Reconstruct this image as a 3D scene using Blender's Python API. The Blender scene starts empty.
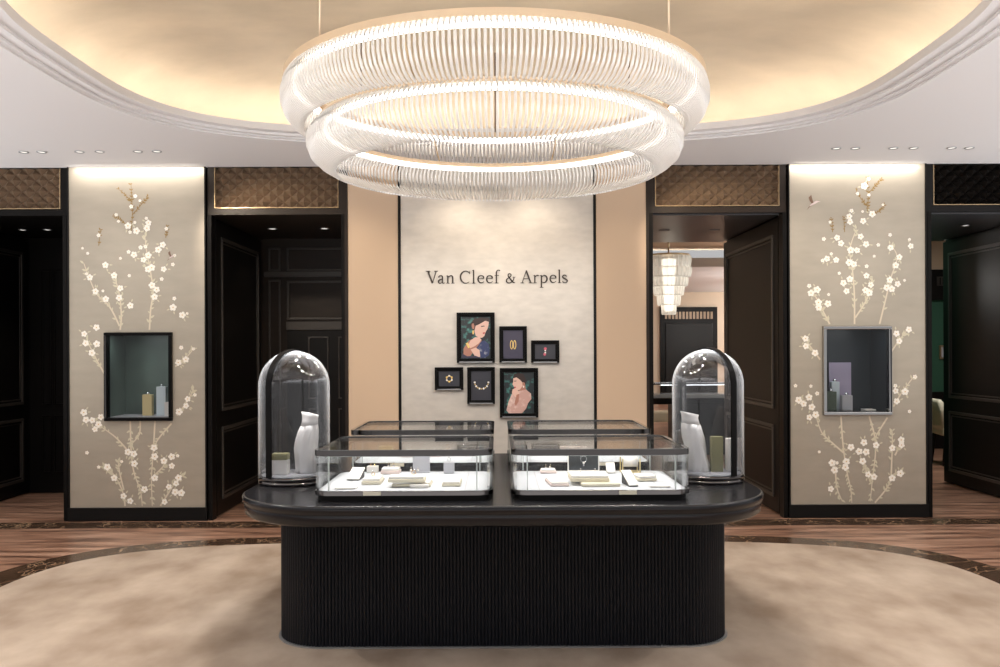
import bpy, bmesh, math, random
from mathutils import Vector, Matrix
random.seed(7)
PI = math.pi
C = bpy.context.scene.collection
sc = bpy.context.scene

# ------------------------------------------------------------------ camera model used to read sizes off the photograph
F, CX, HZ, CAMZ = 900.0, 497.5, 350.0, 1.45
def PX(px, Y): return (px - CX) / F * Y
def PZ(py, Y): return CAMZ - (py - HZ) / F * Y
def DY(py, z): return (CAMZ - z) * F / (py - HZ)      # depth of a point of height z seen at row py
YW = 7.72          # main wall
CEIL = 3.03
HEAD = 2.62        # underside of the door headers
YB = 9.75          # far end of the passages
YC = 5.0           # centre of counter, rug, chandelier, ceiling oval

# ------------------------------------------------------------------ materials
def lin(c):
    c = c / 255.0
    return c / 12.92 if c <= 0.04045 else ((c + 0.055) / 1.055) ** 2.4
def S(r, g, b): return (lin(r), lin(g), lin(b), 1.0)
def newmat(name):
    m = bpy.data.materials.new(name); m.use_nodes = True
    n = m.node_tree.nodes; l = m.node_tree.links
    return m, n, l, n['Principled BSDF']
def pmat(name, col, rough=0.5, metal=0.0, bump=None, var=None, spec=0.5, coat=0.0):
    m, n, l, b = newmat(name)
    b.inputs['Base Color'].default_value = col
    b.inputs['Roughness'].default_value = rough
    b.inputs['Metallic'].default_value = metal
    b.inputs['Specular IOR Level'].default_value = spec
    b.inputs['Coat Weight'].default_value = coat
    tc = n.new('ShaderNodeTexCoord')
    if var:      # (scale xyz, amount, detail)
        mp = n.new('ShaderNodeMapping'); mp.inputs['Scale'].default_value = var[0]
        l.new(tc.outputs['Object'], mp.inputs['Vector'])
        no = n.new('ShaderNodeTexNoise'); no.inputs['Scale'].default_value = 1.0
        no.inputs['Detail'].default_value = var[2] if len(var) > 2 else 4
        l.new(mp.outputs['Vector'], no.inputs['Vector'])
        cr = n.new('ShaderNodeValToRGB')
        a = var[1]
        cr.color_ramp.elements[0].position = 0.3; cr.color_ramp.elements[1].position = 0.7
        lo = var[3] if len(var) > 3 else tuple(max(0, x * (1 - a)) for x in col[:3]) + (1,)
        hi = var[4] if len(var) > 4 else tuple(min(1, x * (1 + a)) for x in col[:3]) + (1,)
        cr.color_ramp.elements[0].color = lo; cr.color_ramp.elements[1].color = hi
        l.new(no.outputs['Fac'], cr.inputs['Fac'])
        l.new(cr.outputs['Color'], b.inputs['Base Color'])
    if bump:     # (scale xyz, strength, distance)
        mp = n.new('ShaderNodeMapping'); mp.inputs['Scale'].default_value = bump[0]
        l.new(tc.outputs['Object'], mp.inputs['Vector'])
        no = n.new('ShaderNodeTexNoise'); no.inputs['Scale'].default_value = 1.0; no.inputs['Detail'].default_value = 3
        l.new(mp.outputs['Vector'], no.inputs['Vector'])
        bu = n.new('ShaderNodeBump'); bu.inputs['Strength'].default_value = bump[1]; bu.inputs['Distance'].default_value = bump[2]
        l.new(no.outputs['Fac'], bu.inputs['Height']); l.new(bu.outputs['Normal'], b.inputs['Normal'])
    return m
def emat(name, col, strength):
    m = bpy.data.materials.new(name); m.use_nodes = True
    n = m.node_tree.nodes; n.clear()
    e = n.new('ShaderNodeEmission'); e.inputs['Color'].default_value = col; e.inputs['Strength'].default_value = strength
    o = n.new('ShaderNodeOutputMaterial'); m.node_tree.links.new(e.outputs[0], o.inputs[0])
    return m
def thin_glass(name, tint=(1, 1, 1, 1), base=0.03, edge=0.5, ior=1.45, rough=0.0, painted_rim=0.0):
    """clear pane: mostly transparent, mirror-like towards grazing angles"""
    m = bpy.data.materials.new(name); m.use_nodes = True
    n = m.node_tree.nodes; l = m.node_tree.links; n.clear()
    t = n.new('ShaderNodeBsdfTransparent'); t.inputs['Color'].default_value = tint
    g = n.new('ShaderNodeBsdfGlossy'); g.inputs['Roughness'].default_value = rough
    lw = n.new('ShaderNodeFresnel'); lw.inputs['IOR'].default_value = ior
    mu = n.new('ShaderNodeMath'); mu.operation = 'MULTIPLY_ADD'
    mu.inputs[1].default_value = edge; mu.inputs[2].default_value = base; mu.use_clamp = True
    l.new(lw.outputs[0], mu.inputs[0])
    mx = n.new('ShaderNodeMixShader'); l.new(mu.outputs[0], mx.inputs[0])
    l.new(t.outputs[0], mx.inputs[1]); l.new(g.outputs[0], mx.inputs[2])
    last = mx
    if painted_rim:     # white mixed in at grazing angles imitates bright reflections along the outline
        d = n.new('ShaderNodeBsdfTranslucent'); d.inputs['Color'].default_value = (0.9, 0.9, 0.9, 1)
        d2 = n.new('ShaderNodeBsdfDiffuse'); d2.inputs['Color'].default_value = (0.9, 0.9, 0.9, 1)
        md = n.new('ShaderNodeMixShader'); md.inputs[0].default_value = 0.5; l.new(d.outputs[0], md.inputs[1]); l.new(d2.outputs[0], md.inputs[2])
        fw = n.new('ShaderNodeLayerWeight'); fw.inputs['Blend'].default_value = 0.5
        pw = n.new('ShaderNodeMath'); pw.operation = 'POWER'; pw.inputs[1].default_value = 5.0; l.new(fw.outputs['Facing'], pw.inputs[0])
        ph = n.new('ShaderNodeMath'); ph.operation = 'MULTIPLY'; ph.inputs[1].default_value = painted_rim; l.new(pw.outputs[0], ph.inputs[0])
        last = n.new('ShaderNodeMixShader'); l.new(ph.outputs[0], last.inputs[0]); l.new(mx.outputs[0], last.inputs[1]); l.new(md.outputs[0], last.inputs[2])
    o = n.new('ShaderNodeOutputMaterial'); l.new(last.outputs[0], o.inputs[0])
    return m
def rod_glass(name, col, clear=0.4, glow=None):
    m = bpy.data.materials.new(name); m.use_nodes = True
    n = m.node_tree.nodes; l = m.node_tree.links; n.clear()
    t = n.new('ShaderNodeBsdfTransparent')
    d = n.new('ShaderNodeBsdfDiffuse'); d.inputs['Color'].default_value = col
    tr = n.new('ShaderNodeBsdfTranslucent'); tr.inputs['Color'].default_value = col
    g = n.new('ShaderNodeBsdfGlossy'); g.inputs['Roughness'].default_value = 0.12
    m1 = n.new('ShaderNodeMixShader'); m1.inputs[0].default_value = 0.5
    l.new(d.outputs[0], m1.inputs[1]); l.new(tr.outputs[0], m1.inputs[2])
    m2 = n.new('ShaderNodeMixShader'); m2.inputs[0].default_value = 0.15
    l.new(m1.outputs[0], m2.inputs[1]); l.new(g.outputs[0], m2.inputs[2])
    lw = n.new('ShaderNodeLayerWeight'); lw.inputs['Blend'].default_value = 0.5
    mr = n.new('ShaderNodeMapRange')
    mr.inputs['To Min'].default_value = 1 - clear; mr.inputs['To Max'].default_value = 1.0
    l.new(lw.outputs['Facing'], mr.inputs['Value'])
    m3 = n.new('ShaderNodeMixShader'); l.new(mr.outputs[0], m3.inputs[0])
    l.new(t.outputs[0], m3.inputs[1]); l.new(m2.outputs[0], m3.inputs[2])
    o = n.new('ShaderNodeOutputMaterial'); l.new(m3.outputs[0], o.inputs[0])
    return m

M = {}
M['black'] = pmat('black_lacquer', (0.006, 0.005, 0.0045, 1), 0.38, spec=0.2)
M['blackwood'] = pmat('dark_wood', (0.005, 0.004, 0.0034, 1), 0.36, var=((3, 3, 14), 0.25), spec=0.13)
M['brownwood'] = pmat('brown_wood', (0.022, 0.0145, 0.010, 1), 0.42, var=((3, 3, 14), 0.2), spec=0.25)
M['bronze'] = pmat('bronze_lattice', (0.20, 0.137, 0.09, 1), 0.34, 0.4)
M['goldline'] = pmat('brass_line', S(190, 165, 130), 0.3, 0.8)
M['champ'] = pmat('champagne_metal', S(222, 200, 172), 0.4, 0.4)
M['moulding'] = pmat('dark_moulding', (0.045, 0.037, 0.031, 1), 0.35)
M['beige'] = pmat('beige_fabric', S(202, 177, 152), 0.85, bump=((900, 900, 900), 0.15, 0.001), spec=0.2)
M['leaf'] = pmat('silver_leaf', S(203, 196, 187), 0.42, 0.35, var=((9, 9, 20), 0.07, 8), bump=((8, 8, 60), 0.05, 0.003))
M['leafpier'] = pmat('champagne_leaf', S(178, 168, 152), 0.42, 0.45, var=((4, 4, 12), 0.05, 6), bump=((8, 8, 60), 0.05, 0.003))
M['golddome'] = pmat('gold_leaf_ceiling', S(200, 182, 155), 0.65, 0.0, var=((1.7, 2.6, 1.7), 0.13, 10), bump=((9, 14, 9), 0.12, 0.015))
M['ceil'] = pmat('ceiling_paint', S(226, 224, 224), 0.75, spec=0.3)
M['rug'] = pmat('rug_wool', S(196, 176, 150), 0.95, var=((2.8, 1.7, 1), 0.17, 12, S(156, 136, 118), S(200, 182, 164)), bump=((500, 500, 500), 0.5, 0.004), spec=0.1)
M['countertop'] = pmat('counter_lacquer', (0.010, 0.010, 0.012, 1), 0.26, spec=0.4)
M['flute'] = pmat('fluted_lacquer', (0.008, 0.0088, 0.0125, 1), 0.42, spec=0.3)
M['steel'] = pmat('polished_steel', (0.55, 0.54, 0.53, 1), 0.12, 1.0)
M['darksteel'] = pmat('gunmetal', (0.14, 0.128, 0.124, 1), 0.10, 1.0)
M['brushed'] = pmat('brushed_plinth', (0.42, 0.42, 0.43, 1), 0.4, 0.7)
M['white'] = pmat('white_leatherette', S(236, 233, 228), 0.55)
M['cream'] = pmat('cream_leatherette', S(226, 218, 196), 0.55)
M['pink'] = pmat('blush_leatherette', S(226, 208, 202), 0.55)
M['grey'] = pmat('grey_leatherette', S(178, 178, 184), 0.5)
M['tray'] = pmat('white_tray', S(200, 204, 210), 0.6)
M['olive'] = pmat('olive_box', S(128, 124, 84), 0.5)
M['greenbox'] = pmat('green_box', S(70, 84, 66), 0.5)
M['lilac'] = pmat('lilac_board', S(176, 166, 190), 0.6)
M['paleblue'] = pmat('pale_blue_box', S(205, 218, 224), 0.5)
M['goldbox'] = pmat('pale_gold_box', S(208, 190, 140), 0.4, 0.2)
M['gold'] = pmat('gold_metal', (0.85, 0.58, 0.26, 1), 0.18, 1.0)
M['silverm'] = pmat('silver_metal', (0.85, 0.85, 0.87, 1), 0.12, 1.0)
M['pearl'] = pmat('pearl', S(240, 236, 230), 0.2)
M['darkglass'] = pmat('smoked_back', (0.03, 0.035, 0.04, 1), 0.15)
M['greenback'] = pmat('green_lining', (0.075, 0.105, 0.088, 1), 0.3, var=((2.5, 2, 1.5), 0.45, 2))
M['blueback'] = pmat('blue_black_lining', (0.020, 0.026, 0.032, 1), 0.3, var=((2.5, 2, 1.5), 0.3, 2))
M['salon'] = pmat('salon_wall', S(206, 190, 170), 0.8)
M['soffit'] = pmat('soffit_lacquer', (0.05, 0.05, 0.055, 1), 0.3)
M['greenwall'] = pmat('green_wall', (0.02, 0.085, 0.05, 1), 0.7)
M['bust'] = pmat('white_bust', S(240, 238, 236), 0.6)
M['branch'] = pmat('painted_branch', S(220, 207, 184), 0.6)
M['twig'] = pmat('painted_twig', S(150, 120, 66), 0.6)
M['leafpaint'] = pmat('painted_leaf', S(212, 204, 178), 0.6)
M['petal'] = pmat('painted_petal', S(250, 244, 232), 0.6)
M['heart'] = pmat('painted_heart', S(226, 190, 130), 0.6)
M['birdc'] = pmat('painted_bird', S(120, 92, 74), 0.6)
M['letter'] = pmat('letter_bronze', (0.035, 0.022, 0.015, 1), 0.35, 0.3)
M['frame'] = pmat('frame_black', (0.004, 0.0036, 0.0036, 1), 0.45, spec=0.1)
M['glass'] = thin_glass('clear_glass', (0.985, 0.99, 0.99, 1), 0.004, 0.55)
M['domeglass'] = thin_glass('dome_glass', (0.985, 0.985, 0.99, 1), 0.006, 0.75, 1.45, 0.02, painted_rim=0.55)
M['edgeglass'] = rod_glass('glass_edge', (0.85, 0.93, 0.92, 1), 0.55)
M['rod'] = rod_glass('glass_rod', (0.97, 0.955, 0.935, 1), 0.32)
M['led'] = emat('led_band', (1.0, 0.95, 0.89, 1), 6.0)
M['cove'] = emat('cove_led', (1.0, 0.98, 0.95, 1), 15.0)
M['spotlit'] = emat('downlight_lens', (1.0, 0.95, 0.88, 1), 1.3)
M['caseled'] = emat('case_led', (0.94, 0.97, 1.0, 1), 5.0)
M['farlamp'] = emat('far_bulb', (1.0, 0.9, 0.74, 1), 3.0)

def floor_mat():
    m, n, l, b = newmat('brown_stone_floor')
    tc = n.new('ShaderNodeTexCoord'); mp = n.new('ShaderNodeMapping'); mp.inputs['Scale'].default_value = (0.9, 7.5, 1)
    l.new(tc.outputs['Object'], mp.inputs['Vector'])
    no = n.new('ShaderNodeTexNoise'); no.inputs['Scale'].default_value = 1.6; no.inputs['Detail'].default_value = 9; no.inputs['Roughness'].default_value = 0.62
    l.new(mp.outputs['Vector'], no.inputs['Vector'])
    cr = n.new('ShaderNodeValToRGB')
    e = cr.color_ramp.elements
    e[0].position = 0.36; e[0].color = S(84, 58, 46)
    e[1].position = 0.68; e[1].color = S(208, 168, 144)
    x = e.new(0.5); x.color = S(160, 120, 98)
    l.new(no.outputs['Fac'], cr.inputs['Fac']); l.new(cr.outputs['Color'], b.inputs['Base Color'])
    b.inputs['Roughness'].default_value = 0.28
    return m
M['floor'] = floor_mat()
def marble_mat():
    m, n, l, b = newmat('emperador_marble')
    tc = n.new('ShaderNodeTexCoord')
    no = n.new('ShaderNodeTexNoise'); no.inputs['Scale'].default_value = 3.0; no.inputs['Detail'].default_value = 6; no.inputs['Distortion'].default_value = 1.2
    l.new(tc.outputs['Object'], no.inputs['Vector'])
    vo = n.new('ShaderNodeTexVoronoi'); vo.feature = 'DISTANCE_TO_EDGE'; vo.inputs['Scale'].default_value = 2.6
    va = n.new('ShaderNodeVectorMath'); va.operation = 'MULTIPLY_ADD'; va.inputs[1].default_value = (0.7, 0.7, 0.7)
    l.new(no.outputs['Color'], va.inputs[0]); l.new(tc.outputs['Object'], va.inputs[2]); l.new(va.outputs[0], vo.inputs['Vector'])
    cr = n.new('ShaderNodeValToRGB'); e = cr.color_ramp.elements
    e[0].position = 0.0; e[0].color = S(170, 140, 112); e[1].position = 0.035; e[1].color = S(68, 50, 38)
    x = e.new(0.5); x.color = S(92, 70, 54)
    l.new(vo.outputs['Distance'], cr.inputs['Fac']); l.new(cr.outputs['Color'], b.inputs['Base Color'])
    b.inputs['Roughness'].default_value = 0.2
    return m
M['marble'] = marble_mat()
def foliage_print_mat(name, dark, teal):
    m, n, l, b = newmat(name)
    tc = n.new('ShaderNodeTexCoord'); no = n.new('ShaderNodeTexNoise'); no.inputs['Scale'].default_value = 22; no.inputs['Detail'].default_value = 3
    l.new(tc.outputs['Object'], no.inputs['Vector'])
    cr = n.new('ShaderNodeValToRGB'); e = cr.color_ramp.elements
    e[0].position = 0.52; e[0].color = dark; e[1].position = 0.82; e[1].color = teal
    l.new(no.outputs['Fac'], cr.inputs['Fac']); l.new(cr.outputs['Color'], b.inputs['Base Color'])
    b.inputs['Roughness'].default_value = 0.35
    return m
M['printgreen'] = foliage_print_mat('print_foliage', S(36, 42, 46), S(90, 170, 160))
M['printflower'] = foliage_print_mat('print_floral_sleeve', S(52, 62, 104), S(220, 222, 220))
M['printlace'] = foliage_print_mat('print_lace_dress', S(200, 160, 150), S(238, 218, 208))
M['printdark'] = pmat('print_plum', S(66, 62, 82), 0.35)
M['printgrey'] = pmat('print_charcoal', S(56, 56, 64), 0.35)
M['skin'] = pmat('print_skin', S(226, 188, 172), 0.4)
M['skin2'] = pmat('print_skin_shade', S(176, 122, 104), 0.4)
M['hair'] = pmat('print_hair', S(52, 34, 30), 0.4)
M['lips'] = pmat('print_lips', S(190, 70, 80), 0.4)
M['printgold'] = pmat('print_gold', S(238, 204, 120), 0.4)
M['printwhite'] = pmat('print_white', S(240, 236, 230), 0.4)
M['printred'] = pmat('print_ruby', S(206, 92, 112), 0.4)

# ------------------------------------------------------------------ mesh helpers
class MB:
    def __init__(s):
        s.bm = bmesh.new(); s.mats = []
    def mi(s, m):
        if m is None: return 0
        if m not in s.mats: s.mats.append(m)
        return s.mats.index(m)
    def box(s, x0, x1, y0, y1, z0, z1, bevel=0.0, m=None, seg=2, rot=None):
        b = bmesh.new()
        vs = [b.verts.new((x, y, z)) for x in (x0, x1) for y in (y0, y1) for z in (z0, z1)]
        for f in ((0, 1, 3, 2), (4, 6, 7, 5), (0, 4, 5, 1), (2, 3, 7, 6), (0, 2, 6, 4), (1, 5, 7, 3)):
            b.faces.new([vs[i] for i in f])
        if bevel > 0:
            bmesh.ops.bevel(b, geom=b.edges[:], offset=bevel, segments=seg, affect='EDGES', profile=0.6)
        if rot is not None:
            c = Vector(((x0 + x1) / 2, (y0 + y1) / 2, (z0 + z1) / 2))
            bmesh.ops.rotate(b, verts=b.verts[:], cent=c, matrix=rot)
        s.merge(b, m)
        return s
    def merge(s, b, m=None, smooth=False):
        i = s.mi(m)
        mp = {}
        for v in b.verts: mp[v] = s.bm.verts.new(v.co)
        for f in b.faces:
            try:
                g = s.bm.faces.new([mp[v] for v in f.verts]); g.material_index = i; g.smooth = smooth or f.smooth
            except ValueError: pass
        b.free()
    def prism(s, pts, z0, z1, m=None, axis='z', smooth=False):
        """pts: outline; axis z -> (x,y) ; axis y -> (x,z) extruded from y=z0 to z1"""
        i = s.mi(m)
        def P(p, h): return (p[0], p[1], h) if axis == 'z' else ((p[0], h, p[1]) if axis == 'y' else (h, p[0], p[1]))
        a = [s.bm.verts.new(P(p, z0)) for p in pts]; b = [s.bm.verts.new(P(p, z1)) for p in pts]
        k = len(pts)
        for q in range(k):
            f = s.bm.faces.new((a[q], a[(q + 1) % k], b[(q + 1) % k], b[q])); f.material_index = i; f.smooth = smooth
        f = s.bm.faces.new(a[::-1]); f.material_index = i
        f = s.bm.faces.new(b); f.material_index = i
        return s
    def stack(s, loops, m=None, cap0=True, cap1=True, smooth=True, closed=True):
        i = s.mi(m)
        L = [[s.bm.verts.new(p) for p in lp] for lp in loops]
        k = len(L[0])
        for a, b in zip(L, L[1:]):
            for q in range(k if closed else k - 1):
                f = s.bm.faces.new((a[q], a[(q + 1) % k], b[(q + 1) % k], b[q])); f.material_index = i; f.smooth = smooth
        if cap0: f = s.bm.faces.new(L[0][::-1]); f.material_index = i
        if cap1: f = s.bm.faces.new(L[-1]); f.material_index = i
        return s
    def lathe(s, prof, n=32, c=(0, 0, 0), m=None, close=False, smooth=True):
        i = s.mi(m); rings = []
        for r, z in prof:
            if r < 1e-6: rings.append([s.bm.verts.new((c[0], c[1], c[2] + z))])
            else: rings.append([s.bm.verts.new((c[0] + r * math.cos(2 * PI * k / n), c[1] + r * math.sin(2 * PI * k / n), c[2] + z)) for k in range(n)])
        pr = list(zip(rings, rings[1:]))
        if close: pr.append((rings[-1], rings[0]))
        for a, b in pr:
            for k in range(n):
                k2 = (k + 1) % n
                if len(a) == 1 and len(b) == 1: continue
                if len(a) == 1: vs = (a[0], b[k2], b[k])
                elif len(b) == 1: vs = (a[k], a[k2], b[0])
                else: vs = (a[k], a[k2], b[k2], b[k])
                f = s.bm.faces.new(vs); f.material_index = i; f.smooth = smooth
        return s
    def tube(s, pts, r, n=6, m=None, caps=True, closed=False, smooth=True):
        i = s.mi(m); pts = [Vector(p) for p in pts]
        rr = r if isinstance(r, (list, tuple)) else [r] * len(pts)
        rings = []; up = Vector((0, 0, 1))
        for q, p in enumerate(pts):
            a = pts[q - 1] if (q or closed) else p
            b = pts[(q + 1) % len(pts)] if (q < len(pts) - 1 or closed) else p
            d = (b - a)
            d = d.normalized() if d.length > 1e-9 else Vector((0, 0, 1))
            u = Vector((0, 1, 0)) if abs(d.z) > 0.95 else up
            x = d.cross(u).normalized(); y = x.cross(d)
            rings.append([s.bm.verts.new(p + (x * math.cos(2 * PI * k / n) + y * math.sin(2 * PI * k / n)) * rr[q]) for k in range(n)])
        pr = list(zip(rings, rings[1:])) + ([(rings[-1], rings[0])] if closed else [])
        for a, b in pr:
            for k in range(n):
                f = s.bm.faces.new((a[k], a[(k + 1) % n], b[(k + 1) % n], b[k])); f.material_index = i; f.smooth = smooth
        if caps and not closed:
            f = s.bm.faces.new(rings[0][::-1]); f.material_index = i
            f = s.bm.faces.new(rings[-1]); f.material_index = i
        return s
    def ball(s, c, r, m=None, n=10, sz=1.0):
        prof = [(r * math.sin(PI * k / 6), -r * sz * math.cos(PI * k / 6)) for k in range(7)]
        prof[0] = (0, -r * sz); prof[-1] = (0, r * sz)
        return s.lathe(prof, n, c, m)
    def torus(s, c, R, r, n=20, m=None, rot=None, k=6, sx=1, sy=1):
        pts = []
        for q in range(n):
            p = Vector((R * sx * math.cos(2 * PI * q / n), R * sy * math.sin(2 * PI * q / n), 0))
            if rot is not None: p = rot @ p
            pts.append(p + Vector(c))
        return s.tube(pts, r, k, m, closed=True)
    def poly(s, pts3, m=None):
        i = s.mi(m); f = s.bm.faces.new([s.bm.verts.new(p) for p in pts3]); f.material_index = i
        return s
    def build(s, name, mat=None, parent=None, loc=None):
        bmesh.ops.recalc_face_normals(s.bm, faces=s.bm.faces[:])
        me = bpy.data.meshes.new(name); s.bm.to_mesh(me); s.bm.free()
        o = bpy.data.objects.new(name, me); C.objects.link(o)
        for x in (s.mats or []): me.materials.append(M[x] if isinstance(x, str) else x)
        if mat is not None and not s.mats: me.materials.append(M[mat] if isinstance(mat, str) else mat)
        if parent is not None: o.parent = parent
        if loc is not None: o.location = loc
        return o

def tag(o, label, cat, group=None, kind=None):
    o['label'] = label; o['category'] = cat
    if group: o['group'] = group
    if kind: o['kind'] = kind
    return o
def thing(name, label, cat, loc=(0, 0, 0), rz=0.0, group=None):
    o = bpy.data.objects.new(name, None); o.empty_display_size = 0.1; C.objects.link(o)
    o.location = loc; o.rotation_euler = (0, 0, rz)
    return tag(o, label, cat, group)
def struct(o, label=None):
    o['kind'] = 'structure'
    if label: o['label'] = label
    return o
def kids(o): return [c for c in C.objects if c.parent == o]
def dup(o, loc, rz=None, label=None, parent=None):
    c = o.copy(); C.objects.link(c)
    if parent is not None: c.parent = parent
    elif loc is not None:
        c.location = loc
        if rz is not None: c.rotation_euler = (0, 0, rz)
    if label: c['label'] = label
    for ch in kids(o): dup(ch, None, parent=c)
    return c
def sgn(x): return -1.0 if x < 0 else 1.0
def superell(a, b, n, k=160, cx=0.0, cy=YC, off=0.0):
    """super-ellipse outline, optionally offset along its normal"""
    out = []; D = 4000; raw = []
    for q in range(D + 1):
        t = 2 * PI * q / D
        c, s_ = math.cos(t), math.sin(t)
        raw.append((a * sgn(c) * abs(c) ** (2 / n), b * sgn(s_) * abs(s_) ** (2 / n)))
    L_ = [0.0]
    for p, q in zip(raw, raw[1:]): L_.append(L_[-1] + math.hypot(q[0] - p[0], q[1] - p[1]))
    j = 0
    for q in range(k):
        w = L_[-1] * q / k
        while L_[j + 1] < w: j += 1
        f = (w - L_[j]) / max(1e-9, L_[j + 1] - L_[j])
        x = raw[j][0] + f * (raw[j + 1][0] - raw[j][0]); y = raw[j][1] + f * (raw[j + 1][1] - raw[j][1])
        nx = sgn(x) * abs(x / a) ** (n - 1) / a; ny = sgn(y) * abs(y / b) ** (n - 1) / b
        L = math.hypot(nx, ny) or 1
        out.append((cx + x + off * nx / L, cy + y + off * ny / L))
    return out
def rrect(hx, hy, r, cx=0, cy=0, seg=8):
    out = []
    for (sx, sy, a0) in ((1, 1, 0), (-1, 1, PI / 2), (-1, -1, PI), (1, -1, 1.5 * PI)):
        for q in range(seg + 1):
            a = a0 + PI / 2 * q / seg
            out.append((cx + sx * (hx - r) + r * math.cos(a), cy + sy * (hy - r) + r * math.sin(a)))
    return out
def frame_mould(mb, u0, u1, v0, v1, w, place, m=None):
    """a picture-frame moulding; place(u0,u1,v0,v1) adds one bar"""
    place(u0, u1, v0, v0 + w); place(u0, u1, v1 - w, v1)
    place(u0, u0 + w, v0 + w, v1 - w); place(u1 - w, u1, v0 + w, v1 - w)

# ------------------------------------------------------------------ floor
struct(MB().box(-5.6, 5.6, 1.2, YB, -0.1, 0).box(-5.6, 13, YB, 28, -0.1, 0).build('floor', 'floor'))
struct(MB().box(-5.6, 5.6, 7.385, 7.64, -0.002, 0.003).build('trim_floor_band', 'marble'))
mb = MB(); mb.prism(superell(3.06, 1.76, 4, off=0.28), -0.002, 0.003)
struct(mb.build('trim_rug_border', 'marble'))
mb = MB(); lp = superell(3.06, 1.76, 4)
mb.stack([[(x, y, 0.0035) for x, y in lp], [(x, y, 0.010) for x, y in lp], [(x, y, 0.013) for x, y in superell(3.06, 1.76, 4, off=-0.006)]], smooth=False)
rug = mb.build('rug', 'rug'); tag(rug, 'large beige mottled rug with rounded ends under the black counter', 'rug')

# ------------------------------------------------------------------ ceiling with oval recess
CA, CB, CN = 2.56, 1.92, 3.1
K = 240
oval = superell(CA, CB, CN, K)
mb = MB(); rect = []
x0, x1, y0, y1 = -5.6, 5.6, 1.2, YW + 0.05
for (x, y) in oval:
    dx, dy = x, y - YC
    t = min([v for v in ((x1 / dx if dx > 1e-9 else 1e9), (x0 / dx if dx < -1e-9 else 1e9), ((y1 - YC) / dy if dy > 1e-9 else 1e9), ((y0 - YC) / dy if dy < -1e-9 else 1e9))])
    rect.append((dx * t, YC + dy * t))
mb.stack([[(x, y, CEIL) for x, y in oval], [(x, y, CEIL) for x, y in rect], [(x, y, CEIL + 0.02) for x, y in rect]], cap0=False, cap1=False, smooth=False)
struct(mb.build('ceiling', 'ceil'))
prof = [(0, CEIL), (0, CEIL + 0.012), (-0.035, CEIL + 0.012), (-0.035, CEIL + 0.026), (-0.085, CEIL + 0.026), (-0.085, CEIL + 0.012), (-0.12, CEIL + 0.012), (-0.12, CEIL + 0.03), (-0.19, CEIL + 0.03),
        (-0.20, CEIL + 0.075), (-0.17, CEIL + 0.082), (-0.16, CEIL + 0.045), (0.16, CEIL + 0.045)]
mb = MB(); mb.stack([[(x, y, z) for x, y in superell(CA, CB, CN, K, off=o)] for o, z in prof], cap0=False, cap1=False, smooth=False)
struct(mb.build('trim_ceiling_moulding', 'ceil'))
prof = [(0.16, CEIL + 0.045), (0.17, CEIL + 0.12), (0.14, CEIL + 0.20), (0.06, CEIL + 0.28), (-0.08, CEIL + 0.35), (-0.3, CEIL + 0.40), (-0.6, CEIL + 0.43), (-1.0, CEIL + 0.445), (-1.4, CEIL + 0.45)]
def dome_loop(o, z):
    if o > -0.25: return [(x, y, z) for x, y in superell(CA, CB, CN, K, off=o)]
    return [(x, y, z) for x, y in superell(CA + o, CB + o, CN - (0.6 if o < -0.5 else 0.3), K)]
mb = MB(); mb.stack([dome_loop(o, z) for o, z in prof] + [[(0.02 * math.cos(2 * PI * q / K), YC + 0.02 * math.sin(2 * PI * q / K), CEIL + 0.452) for q in range(K)]], cap0=False, cap1=True)
struct(mb.build('ceiling_dome', 'golddome'))
mb = MB(); mb.tube([(x, y, CEIL + 0.062) for x, y in superell(CA, CB, CN, 96, off=0.02)], 0.011, 5, closed=True)
struct(mb.build('trim_cove_light', 'cove'))

# ------------------------------------------------------------------ main wall
XP0, XP1 = 2.492, 3.676      # piers
XD0 = 1.29                 # inner doorway edge
XO = 4.86                  # outer edge of the outer doorways
def niche_px(side):
    return (105.7, 173.0, 331.0, 419.0) if side < 0 else (822.0, 890.0, 328.0, 416.5)
NICHE = {}
for side, nm in ((-1, 'left'), (1, 'right')):
    a, b, c, d = niche_px(side)
    n = NICHE[side] = (PX(a, YW), PX(b, YW), PZ(d, YW), PZ(c, YW))
    xa, xb = sorted((side * XP0, side * XP1))
    g = 0.004
    mb = MB()
    mb.box(xa, xb, YW, YB, 0, n[2] - g); mb.box(xa, xb, YW, YB, n[3] + g, CEIL + 0.5)
    mb.box(xa, n[0] - g, YW, YB, n[2] - g, n[3] + g); mb.box(n[1] + g, xb, YW, YB, n[2] - g, n[3] + g)
    mb.box(n[0] - g, n[1] + g, YW + 0.42, YB, n[2] - g, n[3] + g)
    struct(mb.build('wall_pier_' + nm, 'black'))
    # skirting of the pier
    struct(MB().box(xa - 0.005, xb + 0.005, YW - 0.03, YW - 0.0005, 0.003, 0.115, 0.004).build('baseboard_' + nm, 'black'))
    # black corner strips
    struct(MB().box(xa, xa + 0.011, YW - 0.025, YW, 0.115, CEIL).box(xb - 0.011, xb, YW - 0.025, YW, 0.115, CEIL).build('trim_pier_' + nm, 'black'))

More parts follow.
